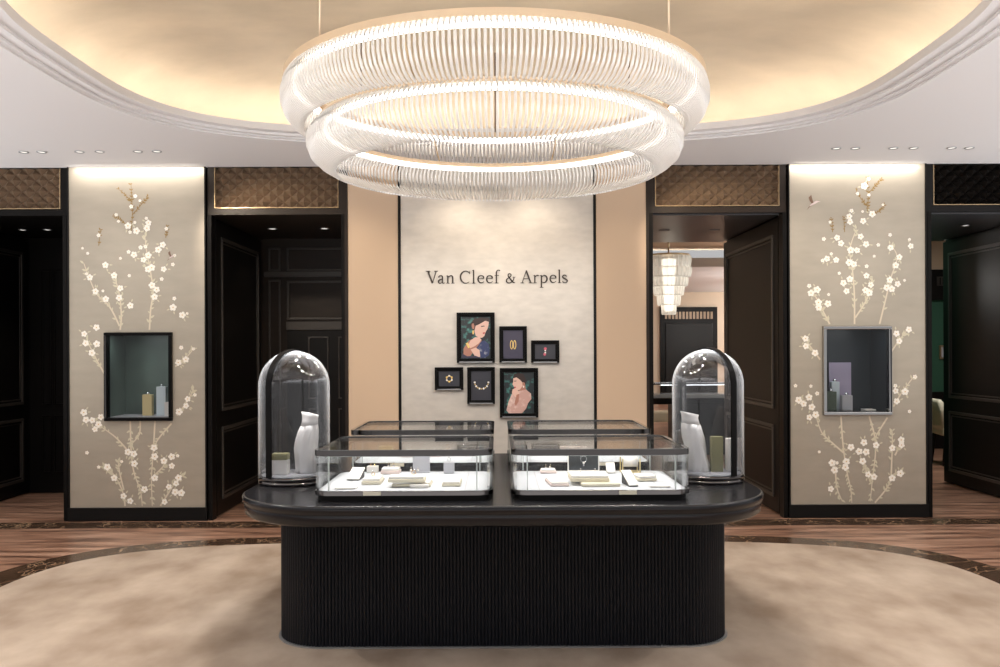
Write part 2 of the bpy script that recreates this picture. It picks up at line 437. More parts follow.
struct(MB().box(-XD0, XD0, YW + 0.02, YB, 0, CEIL + 0.5).build('wall_center', 'beige'))
cp = MB().box(-0.836 + 0.012, 0.836 - 0.012, YW - 0.012, YW + 0.0195, 0.0, CEIL).build('wall_center_panel', 'leaf'); struct(cp)
struct(MB().box(-XD0 + 0.012, -0.836 - 0.012, YW - 0.015, YW + 0.0195, 0, CEIL, 0.004).build('wall_pilaster_left', 'beige'))
struct(MB().box(0.836 + 0.012, XD0 - 0.012, YW - 0.015, YW + 0.0195, 0, CEIL, 0.004).build('wall_pilaster_right', 'beige'))
for q, x in enumerate((-0.836, 0.836)):
    struct(MB().box(x - 0.011, x + 0.011, YW - 0.02, YW + 0.0195, 0, CEIL).build('trim_%d' % (q + 1), 'black'))
for q, x in enumerate((-XD0, XD0)):
    struct(MB().box(x - 0.014, x + 0.010, YW - 0.022, YW + 0.0195, 0, CEIL).build('trim_%d' % (q + 3), 'brownwood'))

# headers, lattices and passages
def lattice(x0, x1, z0, z1, y, label, m):
    t = thing('lattice_panel', label, 'lattice panel', ((x0 + x1) / 2, y, z0))
    w = x1 - x0; h = z1 - z0
    nx = max(2, 2 * round(w / 0.114)); nz = 2 * max(1, round(h / 0.114)) + 1
    dx = w / nx; dz = h / nz
    mb = MB()
    V = {}
    for i in range(nx + 1):
        for j in range(nz + 1):
            up = (i + j) % 2 == 0
            V[i, j] = mb.bm.verts.new((-w / 2 + i * dx, -0.052 if up else -0.006, j * dz))
    for i in range(nx):
        for j in range(nz):
            a, b, c, d = V[i, j], V[i + 1, j], V[i + 1, j + 1], V[i, j + 1]
            if (i + j) % 2 == 0: mb.bm.faces.new((a, b, d)); mb.bm.faces.new((b, c, d))
            else: mb.bm.faces.new((a, b, c)); mb.bm.faces.new((a, c, d))
    mb.box(-w / 2, w / 2, -0.002, 0.006, 0, h)
    mb.build('studded_panel', m, t)
    fr = MB(); e = 0.006
    fr.box(-w / 2 - e, w / 2 + e, -0.055, 0.006, -e, 0); fr.box(-w / 2 - e, -w / 2, -0.055, 0.006, 0, h); fr.box(w / 2, w / 2 + e, -0.055, 0.006, 0, h)
    fr.build('edging', 'goldline', t)
    return t
doorways = (('left', -XP0, -XD0, 'brownwood', 'bronze', 'bronze diamond-studded panel over the doorway left of the sign wall'),
            ('right', XD0, XP0, 'brownwood', 'bronze', 'bronze diamond-studded panel over the doorway to the far salon'),
            ('outer_left', -XO, -XP1, 'blackwood', 'bronze', 'dim studded panel over the dark doorway at the far left'),
            ('outer_right', XP1, XO, 'black', 'blackwood', 'black studded panel over the doorway to the green room'))
zl0, zl1 = 2.683, 3.024
for nm, xa, xb, hm, lm, lab in doorways:
    l0, l1 = xa + 0.075, xb - 0.075
    mb = MB()
    mb.box(xa + 0.011, xb - 0.011, YW, YB, HEAD, zl0 - 0.012)
    mb.box(xa + 0.011, xb - 0.011, YW + 0.06, YB, zl0 - 0.012, CEIL + 0.5)
    mb.box(xa + 0.011, l0 - 0.010, YW, YW + 0.06, zl0 - 0.012, CEIL); mb.box(l1 + 0.010, xb - 0.011, YW, YW + 0.06, zl0 - 0.012, CEIL)
    mb.box(l0 - 0.010, l1 + 0.010, YW, YW + 0.06, zl1 + 0.004, CEIL)
    struct(mb.build('wall_header_' + nm, hm))
    lattice(l0, l1, zl0, zl1, YW + 0.052, lab, lm)
    if 'right' in nm: struct(MB().box(xa + 0.05, xb - 0.05, YW + 0.06, YB, HEAD - 0.012, HEAD - 0.0005).build('ceiling_passage_' + nm, 'soffit'))
    # slim door casing
    mb = MB()
    mb.box(xa + 0.011, xa + 0.045, YW - 0.012, YW + 0.10, 0, HEAD - 0.002); mb.box(xb - 0.045, xb - 0.011, YW - 0.012, YW + 0.10, 0, HEAD - 0.002)
    struct(mb.build('trim_casing_' + nm, 'blackwood' if 'outer' in nm or nm == 'left' else 'blackwood'))
# outer side walls beyond the outer doorways
struct(MB().box(-9, -XO, YW, YB, 0, CEIL + 0.5).build('wall_side_left', 'black'))
struct(MB().box(XO, 9, YW, YB, 0, CEIL + 0.5).build('wall_side_right', 'black'))

# panelled door leaves folded back along the passage sides
def leaf(name, xface, inward, y0, y1, mat='blackwood'):
    """leaf standing along the passage side; xface = wall face, inward = +1/-1 direction into the passage"""
    t = bpy.data.objects.new(name, None); C.objects.link(t); struct(t)
    t.location = (xface, (y0 + y1) / 2, 0)
    h = (y1 - y0) / 2
    def bx(mb, d0, d1, a, b, c, d, bev=0.0):
        xa, xb = sorted((inward * d0, inward * d1)); mb.box(xa, xb, a, b, c, d, bev)
    mb = MB(); bx(mb, 0.004, 0.045, -h, h, 0.012, HEAD - 0.03, 0.003); mb.build('door_panel', mat, t)
    for z0, z1 in ((0.14, 0.78), (0.92, HEAD - 0.16)):
        mb = MB()
        frame_mould(mb, -h + 0.13, h - 0.13, z0, z1, 0.030, lambda u0, u1, v0, v1: bx(mb, 0.044, 0.060, u0, u1, v0, v1, 0.004))
        frame_mould(mb, -h + 0.175, h - 0.175, z0 + 0.045, z1 - 0.045, 0.012, lambda u0, u1, v0, v1: bx(mb, 0.044, 0.052, u0, u1, v0, v1, 0.002))
        mb.build('moulding', 'moulding', t)
    return t
leaf('door_1', -XP0, 1, YW + 0.12, YB - 0.42)
leaf('door_2', XP0, -1, YW + 0.12, YB - 0.03)
leaf('door_3', -XO, 1, YW + 0.12, YB - 0.5)
leaf('door_4', XO, -1, YW + 0.12, YB - 0.03)

# closed panelled back walls of the two left passages
YBL = 9.4
struct(MB().box(-XP0, -XD0, YBL, YBL + 0.1, 0, HEAD).build('wall_passage_left', 'brownwood'))
mb = MB()
def bar(u0, u1, v0, v1): mb.box(u0, u1, YBL - 0.02, YBL - 0.001, v0, v1, 0.004)
def pz(y): return PZ(y, YBL)
def px(x): return PX(x, YBL)
frame_mould(mb, px(269), px(281), pz(270), pz(247), 0.018, bar)
frame_mould(mb, px(287.5), -XD0 - 0.02, pz(270), pz(247), 0.018, bar)
frame_mould(mb, px(269), px(281), 0.2, pz(279), 0.018, bar)
frame_mould(mb, px(287.5), -XD0 - 0.02, pz(319), pz(280), 0.022, bar)
mb.box(px(265), -XD0 - 0.002, YBL - 0.03, YBL - 0.001, pz(276), pz(271))
mb.box(px(287), -XD0 - 0.002, YBL - 0.035, YBL - 0.001, pz(329), pz(321))
struct(mb.build('trim_passage_left', 'moulding'))
d5 = bpy.data.objects.new('door_5', None); C.objects.link(d5); struct(d5); d5.location = (-1.65, YBL, 0)
mb = MB(); mb.box(px(288) + 1.65, -XD0 + 1.65 - 0.002, -0.03, -0.002, 0.01, pz(330)); mb.build('door_panel', 'black', d5)
for (a, b) in ((309, 329), (339, 356)):
    for (v0, v1) in ((0.95, pz(336)), (0.2, 0.85)):
        mb = MB(); frame_mould(mb, px(a) + 1.65, min(px(b), -XD0 - 0.005) + 1.65, v0, v1, 0.012, lambda u0, u1, w0, w1: mb.box(u0, u1, -0.042, -0.031, w0, w1, 0.002))
        mb.build('moulding', 'moulding', d5)
struct(MB().box(-XO, -XP1, 9.26, 9.36, 0, HEAD).build('wall_passage_outer', 'black'))
mb = MB()
for (a, b, z0, z1) in ((42, 52, 0.9, 2.3), (54, 65, 0.9, 2.3), (42, 52, 0.2, 0.8), (54, 65, 0.2, 0.8)):
    frame_mould(mb, PX(a, 9.26), PX(b, 9.26), z0, z1, 0.018, lambda u0, u1, v0, v1: mb.box(u0, u1, 9.24, 9.259, v0, v1, 0.003))
struct(mb.build('trim_passage_outer', 'blackwood'))

# ------------------------------------------------------------------ mural piers
def smooth_path(pts, k=5):
    out = []
    P = [Vector((p[0], p[1], p[2] if len(p) > 2 else 0)) for p in pts]
    for i in range(len(P) - 1):
        p0 = P[max(i - 1, 0)]; p1 = P[i]; p2 = P[i + 1]; p3 = P[min(i + 2, len(P) - 1)]
        for q in range(k):
            t = q / k
            out.append(0.5 * ((2 * p1) + (p2 - p0) * t + (2 * p0 - 5 * p1 + 4 * p2 - p3) * t * t + (3 * p1 - p0 - 3 * p2 + p3) * t ** 3))
    out.append(P[-1])
    return out
YM = YW - 0.016            # mural face
def mural(side, label, stems, twigs, blooms, buds, bird):
    xa, xb = sorted((side * XP0, side * XP1))
    xa += 0.012; xb -= 0.012
    cx = (xa + xb) / 2
    t = thing('mural_panel', label, 'wall panel', (cx, YM, 0.115))
    n = NICHE[side]; g = 0.002
    mb = MB()
    z0, z1 = 0.116, CEIL - 0.001
    def b(a, b_, c, d): mb.box(a - cx, b_ - cx, 0, 0.015, c - 0.115, d - 0.115)
    b(xa, xb, z0, n[2] - g); b(xa, xb, n[3] + g, z1); b(xa, n[0] - g, n[2] - g, n[3] + g); b(n[1] + g, xb, n[2] - g, n[3] + g)
    mb.build('leaf_panel', 'leafpier', t)
    def W(p): return (PX(p[0], YW) - cx, PZ(p[1], YW) - 0.115)
    br = MB(); bl = MB()
    def ribbon(path, w0, w1, m, y=-0.0015):
        P = smooth_path([W(p) for p in path])
        L = []; i = br.mi(m); y = -0.0010 - random.random() * 0.0010
        for q, p in enumerate(P):
            d = (P[min(q + 1, len(P) - 1)] - P[max(q - 1, 0)]).normalized()
            w = (w0 + (w1 - w0) * q / (len(P) - 1)) / 2
            L.append((br.bm.verts.new((p.x - d.y * w, y, p.y + d.x * w)), br.bm.verts.new((p.x + d.y * w, y, p.y - d.x * w))))
        for a, c in zip(L, L[1:]):
            f = br.bm.faces.new((a[0], a[1], c[1], c[0])); f.material_index = i
        return P
    def inside(x, z):
        X, Z = x + cx, z + 0.115
        if n[0] - 0.03 < X < n[1] + 0.03 and n[2] - 0.03 < Z < n[3] + 0.03: return False
        return xa + 0.02 < X < xb - 0.02 and z0 + 0.01 < Z < z1
    def leafshape(x, z, ang, L, m):
        if not inside(x, z) or not inside(x + L * math.cos(ang), z + L * math.sin(ang)): return
        i = br.mi(m); pts = []; yj = -0.0022 - random.random() * 0.0006
        for (u, v) in ((0, 0), (0.35, 0.2), (0.7, 0.16), (1, 0), (0.7, -0.16), (0.35, -0.2)):
            pts.append((x + L * (u * math.cos(ang) - v * math.sin(ang)), yj, z + L * (u * math.sin(ang) + v * math.cos(ang))))
        f = br.bm.faces.new([br.bm.verts.new(p) for p in pts]); f.material_index = i
    for path in stems:
        P = ribbon(path, 0.015, 0.007, 'branch')
        for q in range(2, len(P), 1):
            d = (P[q] - P[q - 1]); a = math.atan2(d.y, d.x)
            for sd in (1, -1):
                if random.random() < 0.55: leafshape(P[q].x, P[q].y, a + sd * random.uniform(0.5, 1.0), random.uniform(0.028, 0.048), 'leafpaint')
    for path in twigs:
        P = ribbon(path, 0.007, 0.003, 'twig')
        for q in range(1, len(P)):
            d = (P[q] - P[q - 1]); a = math.atan2(d.y, d.x)
            for sd in (1, -1):
                if random.random() < 0.7: leafshape(P[q].x, P[q].y, a + sd * random.uniform(0.5, 1.1), random.uniform(0.016, 0.028), 'twig')
    def bloom(p, r):
        x, z = W(p)
        if not inside(x, z): return
        a0 = random.random() * 6
        for k in range(5):
            a = a0 + 2 * PI * k / 5; px_, pz_ = x + r * 0.55 * math.cos(a), z + r * 0.55 * math.sin(a)
            i = bl.mi('petal')
            vs = []
            for q in range(8):
                b_ = 2 * PI * q / 8; u = 0.52 * r * math.cos(b_); v = 0.46 * r * math.sin(b_)
                vs.append(bl.bm.verts.new((px_ + u * math.cos(a) - v * math.sin(a), -0.003 - 0.0002 * k, pz_ + u * math.sin(a) + v * math.cos(a))))
            f = bl.bm.faces.new(vs); f.material_index = i
        i = bl.mi('heart')
        f = bl.bm.faces.new([bl.bm.verts.new((x + 0.2 * r * math.cos(q * PI / 3), -0.0045, z + 0.2 * r * math.sin(q * PI / 3))) for q in range(6)]); f.material_index = i
    for p in blooms: bloom(p, random.uniform(0.025, 0.031))
    for p in buds: bloom(p, random.uniform(0.012, 0.019))
    for p in blooms:
        x, z = W(p)
        for q in range(2):
            a = random.uniform(0, 6.28); leafshape(x + 0.03 * math.cos(a), z + 0.03 * math.sin(a), a, 0.032, 'leafpaint')
    br.build('painted_foliage', None, t)
    bl.build('painted_blossoms', None, t)
    if bird:
        b2 = MB(); x, z = W(bird[0]); s_ = bird[1]
        def pg(pts, m, y): b2.poly([(x + s_ * u, y, z + s_ * v) for u, v in pts], m)
        pg([(-0.5, -0.6), (-0.1, -0.2), (0.35, 0.0), (0.6, 0.15), (0.9, 0.22), (0.6, 0.28), (0.4, 0.3), (0.1, 0.15), (-0.25, -0.15)], 'pink', -0.003)
        pg([(0.1, 0.1), (-0.05, 0.55), (-0.15, 1.0), (-0.45, 0.7), (-0.35, 0.35), (-0.1, 0.0)], 'birdc', -0.0036)
        pg([(-0.1, -0.2), (-0.7, -0.75), (-0.4, -0.35)], 'birdc', -0.0036)
        b2.build('painted_bird', None, t)
    return t
def za(o, s, L): return [(o[0] + x / s, o[1] + y / s) for x, y in L]
LA = lambda L: za((70, 165), 3.92, L)
LB = lambda L: za((70, 330), 3.705, L)
RA = lambda L: za((787, 165), 3.92, L)
RB = lambda L: za((787, 330), 3.705, L)
mural(-1, 'silver-leaf wall panel painted with white blossom branches, golden twig at its top',
  [LA(p) for p in ([(200, 640), (205, 590), (200, 514), (185, 450), (178, 427)], [(198, 625), (160, 550), (110, 500), (80, 435), (60, 380)], [(315, 640), (320, 560), (330, 490), (318, 400), (305, 330), (298, 270)])] +
  [LB(p) for p in ([(225, 325), (228, 440), (238, 520), (262, 590), (268, 645)], [(317, 325), (310, 440), (303, 540), (305, 645)], [(378, 340), (330, 395), (312, 430)], [(262, 330), (258, 380), (230, 415)], [(213, 437), (170, 390), (115, 350)],
     [(130, 155), (105, 110), (85, 70), (65, 30)], [(392, 130), (430, 100), (460, 65)], [(398, 310), (435, 260), (460, 215)], [(205, 645), (195, 590), (165, 530), (130, 500)], [(200, 585), (185, 520), (180, 480)], [(300, 545), (345, 500), (350, 480)], [(335, 645), (370, 590), (400, 545), (420, 535)])],
  [LA(p) for p in ([(245, 255), (250, 190), (248, 120), (245, 65)], [(250, 190), (285, 150), (310, 120)], [(248, 140), (220, 110), (195, 88)], [(240, 240), (210, 215), (180, 195)], [(380, 280), (388, 235)], [(118, 310), (125, 250)])],
  LA([(233, 233), (266, 253), (313, 222), (307, 243), (144, 386), (178, 427), (202, 477), (145, 519), (197, 514), (241, 545), (312, 349), (293, 366), (256, 346), (351, 327), (369, 308), (325, 397), (311, 403), (372, 403), (326, 466), (344, 483), (336, 511), (408, 553), (444, 583), (105, 489), (83, 434), (108, 630), (60, 655)]) +
  LB([(62, 42), (103, 45), (85, 78), (432, 104), (404, 115), (62, 325), (85, 327), (117, 315), (108, 342), (95, 360), (54, 298), (438, 250), (432, 275), (406, 297), (313, 430), (315, 462), (216, 445), (238, 452), (240, 488), (349, 478), (378, 463), (378, 497), (315, 541), (277, 583), (140, 500), (165, 541), (199, 608), (224, 626), (403, 541), (394, 562), (367, 574), (390, 594), (413, 597), (351, 630)]),
  LA([(301, 315), (282, 318), (237, 428), (408, 385), (75, 340), (55, 320), (70, 420), (134, 487), (203, 360), (235, 335), (413, 518), (463, 577), (364, 442), (118, 270), (383, 245), (187, 190), (196, 215), (262, 117), (280, 135), (246, 158), (305, 204), (260, 220), (241, 258), (415, 350)]) + LB([(108, 500), (193, 480), (400, 460), (65, 447), (460, 65), (415, 60), (465, 235)]),
  (LA([(400, 355)])[0], 0.05))
mural(1, 'silver-leaf wall panel painted with white blossoms and a small bird, lilac card in its niche',
  [RA(p) for p in ([(262, 630), (262, 520), (255, 420), (245, 340), (270, 260)], [(265, 605), (295, 560), (318, 515), (330, 450)], [(360, 630), (385, 530), (405, 450), (430, 370), (405, 320)], [(165, 630), (145, 590), (115, 530), (95, 500)])] +
  [RB(p) for p in ([(196, 325), (202, 420), (215, 520), (230, 590), (235, 645)], [(300, 325), (320, 400), (322, 470), (312, 550), (303, 640)], [(368, 330), (330, 390), (322, 410)], [(205, 460), (160, 420), (125, 385), (105, 330)], [(175, 530), (180, 590), (200, 640)], [(120, 115), (90, 75), (60, 30)], [(385, 85), (412, 45), (440, 10)],
     [(390, 290), (420, 240), (465, 180)], [(280, 490), (290, 530), (310, 560)], [(320, 645), (365, 590), (390, 540), (420, 530)], [(380, 555), (385, 440), (385, 380)], [(395, 470), (420, 420)])],
  [RA(p) for p in ([(315, 190), (318, 130), (315, 60)], [(318, 120), (350, 85), (370, 65)], [(315, 170), (290, 140), (270, 105)], [(320, 200), (360, 190), (380, 165)], [(178, 270), (175, 215)], [(225, 270), (222, 215)])],
  RA([(243, 209), (246, 230), (297, 227), (333, 200), (195, 292), (210, 314), (248, 341), (273, 342), (242, 389), (260, 396), (191, 379), (155, 374), (308, 318), (287, 288), (404, 332), (438, 369), (424, 401), (483, 326), (219, 469), (244, 454), (231, 501), (309, 441), (326, 477), (305, 498), (320, 508), (400, 458), (388, 488), (408, 493), (431, 474), (121, 545), (122, 565), (158, 550), (92, 508), (116, 495), (303, 90)]) +
  RB([(66, 37), (67, 65), (101, 90), (402, 20), (412, 48), (448, 5), (40, 264), (58, 278), (78, 254), (88, 290), (79, 328), (102, 318), (398, 232), (402, 270), (433, 235), (280, 422), (262, 455), (288, 457), (275, 491), (325, 432), (232, 439), (162, 497), (171, 523), (215, 492), (211, 513), (157, 593), (295, 540), (317, 549), (385, 443), (418, 413), (419, 432), (384, 554), (414, 537)]),
  RA([(276, 120), (319, 62), (320, 125), (252, 187), (375, 164), (295, 190), (143, 297), (138, 381), (172, 355), (203, 431), (356, 321), (340, 365), (310, 404), (402, 282), (478, 300), (458, 460), (161, 514), (85, 480), (168, 231)]) + RB([(28, 211), (85, 213), (108, 240), (470, 180), (397, 213), (449, 308), (115, 456), (180, 497)]),
  (RA([(100, 158)])[0], 0.075))

# wall niches (showcases let into the panels)
for side, lab in ((-1, 'black-framed wall niche with green lining in the left blossom panel'), (1, 'chrome-framed wall niche with blue-black lining in the right blossom panel')):
    n = NICHE[side]; cx = (n[0] + n[1]) / 2; w = n[1] - n[0]; h = n[3] - n[2]
    t = thing('wall_niche', lab, 'showcase', (cx, YW, n[2]))
    mb = MB(); e = 0.026
    frame_mould(mb, -w / 2, w / 2, 0, h, e, lambda u0, u1, v0, v1: mb.box(u0, u1, -0.045, 0.03, v0, v1, 0.004))
    mb.build('frame', 'frame' if side < 0 else 'steel', t)
    lm = 'greenback' if side < 0 else 'blueback'
    mb = MB(); a = w / 2 - 0.002; D = 0.38
    mb.box(-a, a, D, D + 0.01, 0.02, h - 0.003); mb.box(-a, -a + 0.008, 0.03, D, 0.02, h - 0.003); mb.box(a - 0.008, a, 0.03, D, 0.02, h - 0.003); mb.box(-a, a, 0.03, D, h - 0.012, h - 0.003)
    mb.build('lining', lm, t)
    mb = MB(); mb.box(-w / 2 + e * 0.3, -w / 2 + e * 0.3 + 0.012, -0.047, 0.02, e, h - e, 0.002) if side < 0 else mb.box(w / 2 - e * 0.6, w / 2 - e * 0.6 + 0.010, -0.047, 0.02, e, h - e, 0.002)
    mb.build('hinge_strip', 'darksteel' if side < 0 else 'frame', t)
    MB().box(-a, a, 0.031, D, 0.004, 0.03).build('shelf', 'grey' if side < 0 else 'darksteel', t)
    MB().box(-w / 2 + e, w / 2 - e, -0.012, -0.006, e, h - e).build('glass_pane', 'glass', t)
    MB().box(-0.2, 0.2, 0.04, 0.06, h - 0.022, h - 0.0125).build('light_strip', 'caseled', t)
def perfume(name, label, side, pxa, pxb, pyt, pyb, m, dy, cap=True, capm='silverm', d=None):
    n = NICHE[side]; Y = YW + dy
    x0, x1 = PX(pxa, Y), PX(pxb, Y); zb = n[2] + 0.0305; h = (pyb - pyt) / F * Y
    w = x1 - x0; d = d or w * 0.9
    t = thing(name, label, 'box', ((x0 + x1) / 2, Y + d / 2, zb))
    MB().box(-w / 2, w / 2, -d / 2, d / 2, 0, h, 0.003).build('carton', m, t)
    if cap:
        MB().lathe([(0.0, h), (0.014, h), (0.016, h + 0.008), (0.011, h + 0.02), (0.0, h + 0.026)], 12).build('stopper', capm, t)
    return t
perfume('gift_box', 'slim pale gold box standing left of the white boxes in the niche', -1, 142, 151.5, 394, 415, 'goldbox', 0.16, d=0.05)
perfume('gift_box', 'tall white box with silver stopper in the green-lined niche', -1, 156, 165.5, 385, 414, 'paleblue', 0.16, d=0.05)
perfume('gift_box', 'short white box at the right end of the green-lined niche', -1, 164, 169.8, 400, 414, 'white', 0.10, cap=False, d=0.05)
perfume('gift_box', 'dark green box at the left end of the chrome-framed niche', 1, 826.5, 836.5, 392, 411, 'greenbox', 0.10, d=0.05)
perfume('gift_box', 'tall pale blue box behind the dark green box in the niche', 1, 831.5, 839.5, 381, 409, 'paleblue', 0.21, d=0.05)
perfume('gift_box', 'small grey-lilac box with stopper in front of the lilac card', 1, 842, 852.5, 396, 411, 'grey', 0.12, d=0.05)
Yl = YW + 0.33
o = MB().box(PX(829, Yl), PX(851, Yl), Yl, Yl + 0.012, NICHE[1][2] + 0.0305, PZ(364, Yl)).build('backdrop_card', 'lilac'); tag(o, 'plain lilac card standing upright behind the boxes in the niche', 'card')
o = MB().box(PX(864, YW + .12), PX(875, YW + .12), YW + .10, YW + .2, NICHE[1][2] + 0.0305, NICHE[1][2] + 0.041, 0.002).build('price_card', 'white'); tag(o, 'flat white card lying alone in the right part of the niche', 'card')

# ------------------------------------------------------------------ sign lettering
YS = YW - 0.026
sign = thing('wall_lettering', 'dark bronze serif lettering of the shop name on the silver wall', 'sign', (0, YS, PZ(283, YW)))
def letter(strokes, dx=0):
    mb = MB()
    for k, st in enumerate(strokes):
        pts = smooth_path([(x + dx, y, w) for x, y, w in st], 4) if len(st) > 2 else [Vector(( x + dx, y, w)) for x, y, w in st]
        def Wl(x, y): return (PX(415 + x / 6.06, YS), PZ(260 + y / 6.06, YS) - PZ(283, YW))
        L = []
        for q, p in enumerate(pts):
            a = pts[max(q - 1, 0)]; b = pts[min(q + 1, len(pts) - 1)]
            d = Vector((b.x - a.x, b.y - a.y)); d = d.normalized() if d.length else Vector((1, 0))
            w = p.z * 0.56
            u0, v0 = Wl(p.x - d.y * w, p.y + d.x * w); u1, v1 = Wl(p.x + d.y * w, p.y - d.x * w)
            y0 = -0.001 - 0.0002 * k
            L.append([(u0, y0, v0), (u1, y0, v1), (u1, 0.0125, v1), (u0, 0.0125, v0)])
        mb.stack(L, smooth=False)
    mb.build('letter', 'letter', sign)
e_ = [[(384, 112, 3), (419, 112, 3)], [(418, 112, 6), (417, 101, 7), (408, 94, 4), (398, 94, 4), (388, 101, 7), (384, 114, 8), (387, 128, 8), (397, 137, 6), (408, 137, 4), (420, 130, 3)]]
l_ = [[(357, 60, 7.5), (357, 139, 7.5)], [(349, 63, 3), (358, 60, 4)], [(348, 139, 3), (367, 139, 3)]]
letter([[(81, 67, 9), (107, 139, 9)], [(129, 67, 4), (107, 139, 4)], [(68, 66, 3), (95, 66, 3)], [(118, 66, 3), (140, 66, 3)]])
letter([[(168, 103, 7.5), (168, 132, 7.5), (173, 139, 5), (182, 136, 3)], [(144, 104, 6), (150, 95, 5), (160, 93, 5), (167, 98, 7), (168, 108, 7)], [(168, 113, 3), (154, 117, 5), (144, 126, 7), (146, 136, 6), (156, 139, 5), (168, 131, 3)]])
letter([[(200, 94, 7.5), (200, 139, 7.5)], [(192, 96, 3), (201, 93, 4)], [(191, 139, 3), (211, 139, 3)], [(202, 105, 3), (212, 96, 5), (222, 94, 6), (229, 99, 7), (230, 110, 7.5), (230, 139, 7.5)], [(221, 139, 3), (241, 139, 3)]])
letter([[(333, 82, 3), (325, 71, 4), (309, 66, 5), (291, 73, 7), (279, 90, 9), (278, 108, 9), (284, 125, 9), (298, 137, 6), (314, 139, 4), (331, 131, 3)], [(333, 66, 3), (334, 84, 3)]])
letter(l_); letter(e_); letter(e_, 52)
letter([[(495, 74, 7.5), (495, 139, 7.5)], [(495, 78, 7), (498, 67, 6), (507, 61, 4), (518, 65, 6)], [(484, 94, 3), (511, 94, 3)], [(485, 139, 3), (508, 139, 3)]])
letter([[(602, 105, 4), (597, 123, 5), (582, 137, 5), (567, 139, 6), (557, 131, 7), (558, 118, 7), (570, 108, 5), (582, 98, 5), (584, 89, 5), (577, 83, 4), (569, 85, 5), (566, 93, 6), (571, 104, 7), (585, 122, 8), (597, 135, 7), (609, 139, 3)], [(594, 104, 3), (611, 104, 3)]])
letter([[(677, 64, 4), (651, 139, 4)], [(676, 64, 9), (703, 139, 9)], [(660, 114, 3), (692, 114, 3)], [(641, 139, 3), (662, 139, 3)], [(691, 139, 3), (715, 139, 3)]])
letter([[(728, 94, 7.5), (728, 139, 7.5)], [(720, 96, 3), (729, 93, 4)], [(719, 139, 3), (740, 139, 3)], [(730, 106, 3), (738, 96, 5), (746, 94, 6), (751, 98, 7)]])
letter([[(768, 94, 7.5), (768, 167, 7.5)], [(759, 96, 3), (769, 93, 4)], [(758, 167, 3), (780, 167, 3)], [(770, 105, 3), (780, 95, 5), (791, 96, 7), (800, 105, 8), (802, 117, 9), (797, 130, 8), (785, 138, 5), (770, 133, 3)]])
letter(e_, 437); letter(l_, 520)
letter([[(921, 102, 3), (914, 94, 5), (904, 94, 6), (897, 101, 7), (901, 110, 8), (914, 117, 8), (924, 125, 8), (922, 135, 7), (912, 139, 5), (902, 137, 5), (895, 129, 3)]])

# ------------------------------------------------------------------ framed pictures
YP = YW - 0.0125
def picture(label, x0, x1, y0, y1, e, layers, bg):
    xa, xb, za_, zb = PX(x0, YP), PX(x1, YP), PZ(y1, YP), PZ(y0, YP)
    t = thing('framed_picture', label, 'picture', ((xa + xb) / 2, YP, za_))
    cx, w, h = (xa + xb) / 2, xb - xa, zb - za_
    mb = MB()
    ee = e / F * YP
    for (o, i, d0) in ((0.0, ee * 0.55, -0.05), (ee * 0.5, ee, -0.036)):
        frame_mould(mb, -w / 2 + o, w / 2 - o, o, h - o, i - o, lambda u0, u1, v0, v1: mb.box(u0, u1, d0, -0.0005, v0, v1, 0.003))
    mb.build('frame', 'frame', t)
    pr = MB(); pr.box(-w / 2 + ee, w / 2 - ee, -0.02, -0.012, ee, h - ee, m=bg)
    for k, (m, pts) in enumerate(layers):
        pr.prism([(PX(p, YP) - cx, PZ(q, YP) - za_) for p, q in pts], -0.0202 - 0.0004 * (k + 1), -0.0195, m, axis='y')
    pr.build('print', None, t)
    MB().box(-w / 2 + ee * 0.6, w / 2 - ee * 0.6, -0.055, -0.0505, 0.002, 0.010).build('ledge', 'brushed', t)
    return t
def PQ(L): return [(450 + x / 5.8, 305 + y / 5.8) for x, y in L]
def disc(cx, cy, rx, ry=None, n=14):
    ry = ry or rx
    return [(cx + rx * math.cos(2 * PI * k / n), cy + ry * math.sin(2 * PI * k / n)) for k in range(n)]
picture('black-framed portrait of a woman in profile with clasped hands, uppermost picture', 457, 494.8, 312.6, 362.6, 4.2, [
    ('hair', PQ([(140, 82), (180, 72), (225, 76), (231, 95), (215, 100), (185, 108), (165, 130), (150, 150), (132, 140), (120, 112)])),
    ('hair', PQ([(120, 112), (128, 95), (145, 100), (140, 120), (128, 128)])),
    ('skin', PQ([(150, 120), (170, 112), (205, 92), (226, 98), (224, 118), (218, 140), (210, 152), (204, 165), (200, 180), (186, 190), (168, 190), (150, 178), (142, 150)])),
    ('skin2', PQ([(128, 108), (138, 106), (143, 122), (140, 140), (131, 138), (126, 122)])),
    ('printgold', PQ(disc(135, 158, 5, 12))),
    ('lips', PQ([(190, 160), (202, 158), (205, 164), (192, 168)])),
    ('hair', PQ([(180, 122), (200, 120), (202, 124), (182, 127)])),
    ('printflower', PQ([(165, 215), (200, 205), (224, 225), (230, 262), (226, 290), (205, 306), (150, 306), (150, 250)])),
    ('skin2', PQ([(80, 250), (110, 205), (150, 192), (186, 205), (160, 240), (110, 305), (78, 300)])),
    ('skin', PQ([(105, 232), (120, 205), (145, 187), (170, 187), (183, 200), (168, 222), (140, 240), (118, 250)])),
    ('printgold', PQ([(92, 222), (104, 216), (118, 244), (106, 250)])),
    ('skin', PQ([(120, 258), (150, 246), (172, 262), (176, 300), (150, 304)])),
    ('printdark', PQ([(70, 280), (100, 296), (150, 294), (180, 306), (70, 307)])),
    ], 'printgreen')
picture('black-framed picture of two gold bangles on plum ground', 499.3, 526.8, 326.4, 362.6, 4.0, [
    ('printgold', PQ(disc(357, 231, 9, 27))), ('printdark', PQ(disc(357, 231, 5, 21))),
    ('printgold', PQ(disc(375, 231, 9, 27))), ('printdark', PQ(disc(375, 231, 5, 21)))], 'printdark')
